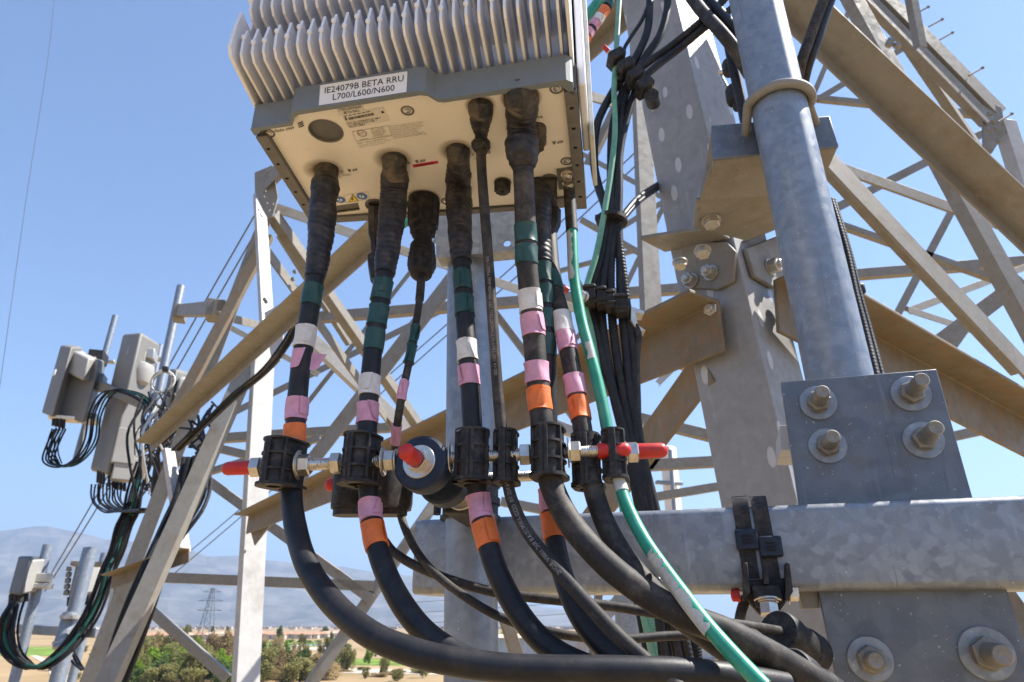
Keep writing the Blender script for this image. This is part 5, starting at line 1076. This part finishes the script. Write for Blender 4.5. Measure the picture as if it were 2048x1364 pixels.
# cables of the far antennas
FC = [0]
def fcab(label, pts, r, mat=BCAB, group=None, nm='feeder_cable', step=.05):
    b = MB(); b.sweep(spline([at(*p) for p in pts], step), r, 8); return tag(obj(nm, b, mat, sharp=0), label, 'cable', group)
def fan(n, label, pts, sp, r, mats, group, jit=3, nm='feeder_cable'):
    rd = random.Random(len(label)+n)
    ords = ['leftmost', 'second from left', 'middle', 'second from right', 'rightmost'] if n == 5 else ['leftmost', 'second from left', 'second from right', 'rightmost'] if n == 4 else ['left', 'middle', 'right'] if n == 3 else ['']*n
    for k in range(n):
        o_ = (k-(n-1)/2)*sp
        fcab((ords[k]+' '+label).strip(), [(x+o_*(1 if i < len(pts)-1 else .5)+rd.uniform(-jit, jit)*.5, y+rd.uniform(-jit, jit)*.5+abs(o_)*.1, Y+rd.uniform(-.06, .06)) for i, (x, y, Y) in enumerate(pts)], r, mats[k % len(mats)], group, nm)
fan(5, 'thin cable looping under the leftmost antenna and up to the arm', [(120, 856, 8.9), (104, 890, 8.9), (98, 922, 8.9), (128, 932, 8.8), (160, 916, 8.8), (182, 880, 8.8), (190, 830, 8.8), (206, 796, 8.6), (230, 780, 8.4), (275, 790, 8.2), (310, 820, 8.0)], 6, .012, [BCAB, NAVY, BCAB, DTEAL, BCAB], 'cables looping under the leftmost antenna')
fan(4, 'short black tail hanging below the leftmost antenna', [(116, 855, 8.9), (106, 880, 8.9), (106, 905, 8.9), (118, 926, 8.9)], 7, .009, [BCAB, NAVY], 'tails under the leftmost antenna', 2)
fan(11, 'thin cable hanging below the big panel antenna', [(215, 965, 8.8), (212, 985, 8.8), (216, 1004, 8.7), (240, 1020, 8.3), (262, 1021, 8.0), (290, 1018, 7.0)], 6, .011, [BCAB, NAVY, BCAB, BCAB], 'cables below the big antenna', 4)
fan(7, 'black cable running down beside the leg towards the lower left radios', [(290, 920, 8), (272, 975, 8), (262, 1020, 8), (248, 1052, 8), (234, 1100, 8), (216, 1140, 8), (196, 1196, 8), (172, 1246, 8), (130, 1300, 7.9), (80, 1334, 7.8), (36, 1320, 7.8), (10, 1280, 7.8), (14, 1240, 7.8), (28, 1204, 7.9)], 5, .016, [BCAB, BCAB, BCAB, DTEAL], 'feeder loop to the lower left radios', 4)
fan(4, 'black tail with orange tape dropping from the lower left radio', [(34, 1204, 8), (26, 1230, 7.9), (22, 1262, 7.9), (30, 1300, 7.9), (60, 1330, 7.85)], 9, .013, [BCAB, DTEAL, BCAB], 'tails of the lower left radio', 3)
fan(3, 'short black tail curling under the finned radio', [(172, 1212, 8.9), (160, 1240, 8.8), (140, 1290, 8.7), (150, 1320, 8.6), (165, 1340, 8.4)], 8, .012, [BCAB], 'tails of the finned radio', 4)
fan(7, 'thick black feeder running down along the tower leg', [(392, 915, 5.4), (376, 985, 5.3), (352, 1045, 5.2), (316, 1115, 5.1), (284, 1190, 5.0), (256, 1270, 5.0), (212, 1380, 5.0)], 8, .021, [BCAB], 'thick feeders along the tower leg', 5)
fan(3, 'black feeder sagging right of the thick feeders', [(400, 905, 5.4), (412, 962, 5.3), (398, 1015, 5.2), (350, 1085, 5.1), (322, 1150, 5.0), (290, 1250, 5.0), (240, 1380, 5.0)], 7, .015, [BCAB], 'feeders sagging along the leg', 4)
fan(5, 'cable bundle strapped along the underside of the long diagonal brace', [(352, 900, 4.7), (420, 838, 4.45), (470, 790, 4.2), (530, 740, 3.95), (570, 690, 3.8), (600, 640, 3.6), (660, 560, 3.2), (712, 505, 2.95), (742, 480, 2.85)], 4, .008, [BCAB, TAPED, BCAB], 'cables strapped under the diagonal brace', 3)
rd = random.Random(3)
for k in range(46):                                          # the tangle at the junction of the arm and the leg
    Y = rd.uniform(6.4, 8.0); x0, y0 = 326+rd.uniform(-42, 44), 800+rd.uniform(-22, 40); x1, y1 = 306+rd.uniform(-36, 50), 955+rd.uniform(-50, 50); s1, s2 = rd.uniform(-34, 34), rd.uniform(-26, 26)
    fcab('dark cable in the tangle where the antenna arm meets the leg', [(x0, y0, Y), (x0*.7+x1*.3+s1, y0*.72+y1*.28, Y-.1), (x0*.35+x1*.65+s2, y0*.38+y1*.62, Y-.1), (x1, y1, Y)], rd.uniform(.006, .014), rd.choice([BCAB, BCAB, BCAB, NAVY, BCAB, TAPED, ZINC]), 'tangled cables at the arm')
for k in range(10):
    x, y = 400+rd.uniform(-30, 30), 830+rd.uniform(-30, 40); Y = 5.2
    fcab('thin dark cable in the knot under the diagonal brace', [(x, y, Y), (x+rd.uniform(-26, 26), y+24, Y), (x+rd.uniform(-30, 30), y+52, Y), (x+rd.uniform(-20, 20), y+rd.uniform(50, 80), Y)], rd.uniform(.008, .014), rd.choice([BCAB, NAVY, BCAB]), 'knotted cables under the brace')
cl = thing('cable_coil', 'coil of pale cable hung on the pole beside the big antenna', 'cable coil', at(325, 763, 7.8))
for k in range(7):
    c = at(325, 764, 7.7+k*.02); r = .135+random.uniform(-.012, .014); b = MB(); ox, oz = random.uniform(-.01, .01), random.uniform(-.01, .01)
    b.sweep([c+V((ox+r*math.cos(i*.2094), .02*math.sin(i*.2094*2+k), oz+r*math.sin(i*.2094))) for i in range(31)], .008, 8, cap=False); obj('turn', b, [PANELL, WPAP, GCAB2, PANELL, CREAM, NAVY, PANELL][k], cl, sharp=0)
for (x, y) in ((331, 738), (336, 788)): blk(cl, 'tie', (x, y, 7.6), .07, .06, .06, PLAS)

# ------------------------------------------------------------------ cable bundle between the radio and the near leg
def bcab(label, pts, r, mat=RUB, group='cable bundle behind the radio', nm='feeder_cable', corr=0):
    b = MB(); s = spline([at(*p) for p in pts], .006 if not corr else .0015)
    b.sweep(s, r, 16, 0, (lambda rr, L, q: rr*(1+.05*corr*math.sin(L*6.2832/.0075))) if corr else None); return tag(obj(nm, b, mat), label, 'cable', group)
W = 1.16
bcab('leftmost black cable of the bundle, bowing out beside the radio', [(1300, -20, W), (1297, 50, W), (1282, 95, W), (1256, 140, W), (1222, 190, W), (1194, 250, W), (1188, 320, W), (1196, 370, W), (1210, 412, W), (1213, 445, W), (1200, 520, W), (1180, 590, W), (1192, 660, W), (1212, 740, W), (1240, 830, W), (1262, 920, W), (1290, 1010, W), (1330, 1170, W), (1360, 1330, W)], .0090)
bcab('black cable curving down from the top beside the tower leg into the bundle', [(1335, -20, W), (1334, 20, W), (1320, 70, W), (1290, 115, W), (1268, 150, W), (1240, 200, W), (1225, 260, W), (1222, 340, W), (1222, 440, W), (1212, 520, W), (1203, 600, W), (1208, 680, W), (1226, 780, W), (1252, 880, W), (1280, 1000, W), (1312, 1180, W), (1330, 1330, W)], .0090)
bcab('upper of the two black cables crossing in front of the tower leg', [(1480, -40, 1.1), (1440, 8, 1.12), (1400, 45, 1.13), (1345, 90, W), (1300, 122, W), (1270, 150, W), (1248, 200, W), (1240, 270, W), (1236, 350, W), (1230, 445, W), (1222, 520, W), (1222, 600, W), (1230, 690, W), (1248, 800, W), (1270, 910, W), (1296, 1040, W), (1320, 1190, W)], .0085, corr=1)
bcab('lower of the two black cables crossing in front of the tower leg', [(1500, -20, 1.1), (1460, 20, 1.12), (1410, 55, 1.13), (1355, 100, W), (1310, 135, W), (1278, 168, W), (1258, 220, W), (1240, 300, W), (1238, 380, W), (1237, 445, W), (1240, 520, W), (1242, 600, W), (1252, 700, W), (1262, 800, W), (1282, 900, W), (1305, 1030, W), (1340, 1200, W)], .0085)
bcab('thin dark cable of the bundle next to the faded green one', [(1300, 0, W), (1284, 40, W), (1258, 80, W), (1246, 110, W), (1240, 200, W), (1232, 300, W), (1222, 420, W), (1206, 520, W), (1192, 600, W), (1205, 700, W), (1225, 800, W), (1250, 900, W), (1275, 1020, W)], .0045)
bcab('ribbed black cable in the middle of the bundle', [(1232, 420, W), (1240, 500, W), (1250, 580, W), (1256, 640, W), (1268, 720, W), (1268, 800, W), (1276, 900, W), (1300, 1010, W), (1330, 1100, W), (1380, 1330, W)], .0085, corr=1)
bcab('black cable bent sharply beside the brown brace', [(1252, 600, W), (1262, 640, W), (1276, 670, W), (1272, 720, W), (1274, 800, W), (1276, 850, W), (1290, 930, W), (1310, 1010, W), (1350, 1200, W)], .0075, RUBD)
bcab('faded green earth cable running down the bundle', [(1240, -20, W-.02), (1236, 40, W-.02), (1232, 110, W-.02), (1228, 180, W-.02), (1230, 260, W-.02), (1222, 340, W-.02), (1206, 440, W-.02), (1192, 510, W-.02), (1174, 570, W-.02), (1170, 610, W-.02), (1182, 660, W-.01), (1200, 760, W), (1230, 930, W), (1270, 1150, W), (1310, 1330, W)], .0060, GCAB2, nm='earth_cable')
for k in range(2): bcab(['upper', 'lower'][k]+' black cable branching right from the zip tie to the leg', [(1232, 452+k*8, W), (1250, 425+k*8, W), (1280, 392+k*9, 1.25), (1320, 365+k*10, 1.5), (1348, 348+k*12, 1.75), (1430, 300+k*12, 2.3)], .006, RUB)
tg = thing('taped_feeder', 'black feeder at the top beside the radio with orange, white and pink bands', 'cable', at(1200, 50, .95))
tp_ = spline([at(*p) for p in ((1120, 145, 1.0), (1160, 92, 1.0), (1185, 55, 1.0), (1215, 12, 1.0), (1245, -35, 1.0))], .004); b = MB(); b.sweep(tp_, .0098, 20); obj('jacket', b, RUB, tg)
rp = tp_[::-1]
for y0, y1, c in ((18, 32, 'o'), (33, 44, 'w'), (45, 56, 'p'), (62, 72, 'p'), (74, 83, 'o'), (2, 14, 'g')): band(tg, rp, .0100, y0, y1, c)
bcab('bright green cable slanting behind the top right corner of the radio', [(1120, 80, 1.02), (1160, 45, 1.02), (1185, 15, 1.02), (1210, -20, 1.02)], .008, GCAB, nm='earth_cable')
bcab('second bright green cable slanting behind the top right corner of the radio', [(1120, 95, 1.03), (1160, 55, 1.03), (1192, 20, 1.03), (1220, -20, 1.03)], .006, GCAB2, nm='earth_cable')
bcab('green scrap of cable seen under the radio between two jumpers', [(790, 460, .9), (812, 446, .9), (840, 432, .9)], .006, GCAB, nm='earth_cable')
hg = thing('cable_hanger_block', 'stacked black hanger block gripping the bundle at the top, with a small red cap', 'clamp', at(1250, 140, 1.12))
HA, HB = at(1232, 118, 1.13), at(1300, 188, 1.13); hd = (HB-HA).normalized()
for k in range(4):
    c = HA.lerp(HB, k/3.6); b = MB(); b.box(c, .0225, .042, .036, (hd, V((0, 1, 0)), hd.cross(V((0, 1, 0))))); obj('block', b, PLAS, hg, bevel=.003)
rod(hg, HA-hd*.03, HB+hd*.02, .0042); redcap(hg, HA-hd*.024, -hd, .024, .0055); nut(hg, HA-hd*.024, hd, .008, .009)
b = MB(); b.cyl(HB-V((.0, .01, .012)), HB+hd*.02+V((0, .02, .01)), .016, 20); obj('end_barrel', b, PLAS, hg)
bs = [at(1302, 178, 1.13), at(1313, 190, 1.16), at(1300, 204, 1.2), at(1310, 216, 1.25)]; b = MB()
for p in (0, 1, 2): q = (bs[p+1]-bs[p]); b.box((bs[p]+bs[p+1])/2, q.length, .028, .004, (q.normalized(), V((0, 1, 0)), q.normalized().cross(V((0, 1, 0))).normalized()))
obj('leg_clip', b, ZINC, hg)
hg2 = thing('cable_hanger_block', 'row of black clamps on the bundle beside the brown brace', 'clamp', at(1215, 595, 1.12))
for k, (x, y, s) in enumerate(((1180, 593, .022), (1203, 597, .018), (1220, 603, .018), (1243, 612, .024))): 
    b = MB(); c = at(x, y, 1.13); b.box(c, s, .034, .038, (UX, UY, UZ)); b.box(c+UZ*.012-UY*.003, s+.003, .036, .005, (UX, UY, UZ)); b.box(c-UZ*.010-UY*.003, s+.003, .036, .005, (UX, UY, UZ)); obj('block', b, PLAS, hg2, bevel=.002)
washer(hg2, at(1166, 594, 1.11), V((-.4, -.9, 0)), .012); nut(hg2, at(1165, 594, 1.105), V((-.4, -.9, 0)), .010); washer(hg2, at(1160, 594, 1.09), V((-.4, -.9, 0)), .010)
b = MB(); b.prism([at(1262, 612, 1.14), at(1290, 622, 1.16), at(1288, 628, 1.16), at(1272, 626, 1.15), at(1276, 650, 1.16), at(1292, 660, 1.17), at(1276, 664, 1.16), at(1262, 640, 1.14)], V((0, .03, 0))); obj('leg_clip', b, ZINC, hg2, bevel=.001)
redcap(hg2, at(1136, 582, 1.12), at(1122, 572, 1.12)-at(1136, 582, 1.12), .02, .006)
zt = thing('zip_tie', 'black zip tie drawn round the bundle below the radio', 'zip tie', at(1220, 440, W))
b = MB(); c = at(1223, 441, W); b.lathe(c-UZ*.004, V((.12, 0, 1)), [(0, .030), (0, .0318), (.008, .0318), (.008, .030)], 30); obj('strap', b, PLAS, zt); b = MB(); b.box(at(1198, 436, W-.01), .016, .01, .012); obj('head', b, PLAS, zt, bevel=.002)
# cables round the top of the thick pipe and down its right side
bcab('thick black conduit at the top running in front of the leg to the pipe', [(1365, -30, 1.15), (1400, 18, 1.12), (1440, 62, 1.08), (1470, 100, 1.08), (1500, 150, 1.1)], .014, RUBD, 'cables round the thick pipe', 'conduit')
bcab('second black conduit at the top just right of the first', [(1395, -30, 1.15), (1430, 14, 1.12), (1470, 60, 1.1), (1500, 100, 1.12)], .012, RUB, 'cables round the thick pipe', 'conduit')
bcab('black conduit running down left of the thick pipe', [(1452, 60, 1.12), (1462, 110, 1.12), (1475, 170, 1.13), (1488, 230, 1.14), (1500, 300, 1.16)], .011, RUB, 'cables round the thick pipe', 'conduit')
b = MB(); c = at(1446, 62, 1.07); b.lathe(c, at(1480, 30, 1.07)-at(1415, 92, 1.07)+V((0, .0, 0)), [(0, .0), (0, .004), (.02, .004)], 8)
bcab('left black cable hanging at the top right of the thick pipe', [(1655, -20, 1.05), (1636, 30, 1.06), (1618, 80, 1.07), (1604, 120, 1.08), (1594, 170, 1.12)], .011, RUBD, 'cables round the thick pipe', corr=1)
bcab('right black cable hanging at the top right of the thick pipe', [(1668, -20, 1.06), (1650, 30, 1.07), (1634, 80, 1.08), (1616, 130, 1.1), (1604, 180, 1.14)], .011, RUB, 'cables round the thick pipe')
for k in range(3): bcab(['left', 'middle', 'right'][k]+' ribbed black cable running down the right side of the thick pipe', [(1655+k*6, 400, 1.08), (1684+k*7, 500, 1.06), (1702+k*9, 590, 1.04), (1722+k*10, 670, 1.02), (1744+k*12, 765, .99)], .0050+.002*(k == 1), RUB, 'cables round the thick pipe', corr=.4)
b = MB(); b.box(at(1718, 580, 1.05), .016, .02, .02); tag(obj('cable_tie', b, PLAS, bevel=.004), 'small black tie on the cables right of the thick pipe', 'cable tie')
kc = thing('cable_clamp_pair', 'dark clamps seen in the gap between leg and pipe near the top', 'clamp', at(1465, 160, 1.3))
for (x, y, s) in ((1458, 135, .02), (1468, 190, .024), (1476, 205, .018)): b = MB(); b.lathe(at(x, y, 1.25)-UZ*s, UZ, [(0, s*.7), (s*.3, s*.8), (s*1.6, s*.8), (s*2, s*.6)], 16); obj('barrel', b, PLAS, kc)
b = MB(); q0_, q1_ = at(1438, 146, 1.28), at(1470, 138, 1.25); b.cyl(q0_, q1_, .006, 10); b.cyl(at(1440, 150, 1.28), at(1455, 178, 1.28), .006, 10); obj('bolt', b, BRIGHT, kc)
for k in range(6): bcab('black cable seen low behind the jumpers under the tube', [(1268+k*20, 1160, 2.0), (1285+k*20, 1250, 2.0), (1310+k*18, 1390, 2.0)], .013+.004*(k % 2), BCAB if k != 1 else GCAB2, 'cables low behind the jumpers', corr=k % 2)
bcab('short black cable dropping behind the strap hanger', [(1492, 1195, .78), (1482, 1225, .78), (1476, 1262, .78)], .0055, RUBD, 'cables at the strap hanger')
bcab('dusty black cable end hooking behind the strap hanger clamps', [(1625, 1300, .74), (1640, 1330, .74), (1636, 1368, .74)], .0065, RUBD, 'cables at the strap hanger')
# ------------------------------------------------------------------ haze
def haze(dens):
    m = bpy.data.materials.new('haze_air'); m.use_nodes = True; t = m.node_tree; t.nodes.remove(t.nodes['Principled BSDF'])
    v = t.nodes.new('ShaderNodeVolumePrincipled'); v.inputs['Color'].default_value = (.52, .70, 1.0, 1); v.inputs['Density'].default_value = dens; v.inputs['Anisotropy'].default_value = .2
    t.links.new(v.outputs[0], t.nodes['Material Output'].inputs['Volume'])
    b = MB(); b.box((0, 8000, 990), 58000, 44000, 2030); kind(obj('haze', b, m, None, (0, 8000, -25), sharp=0), 'stuff')
haze(9.5e-5)
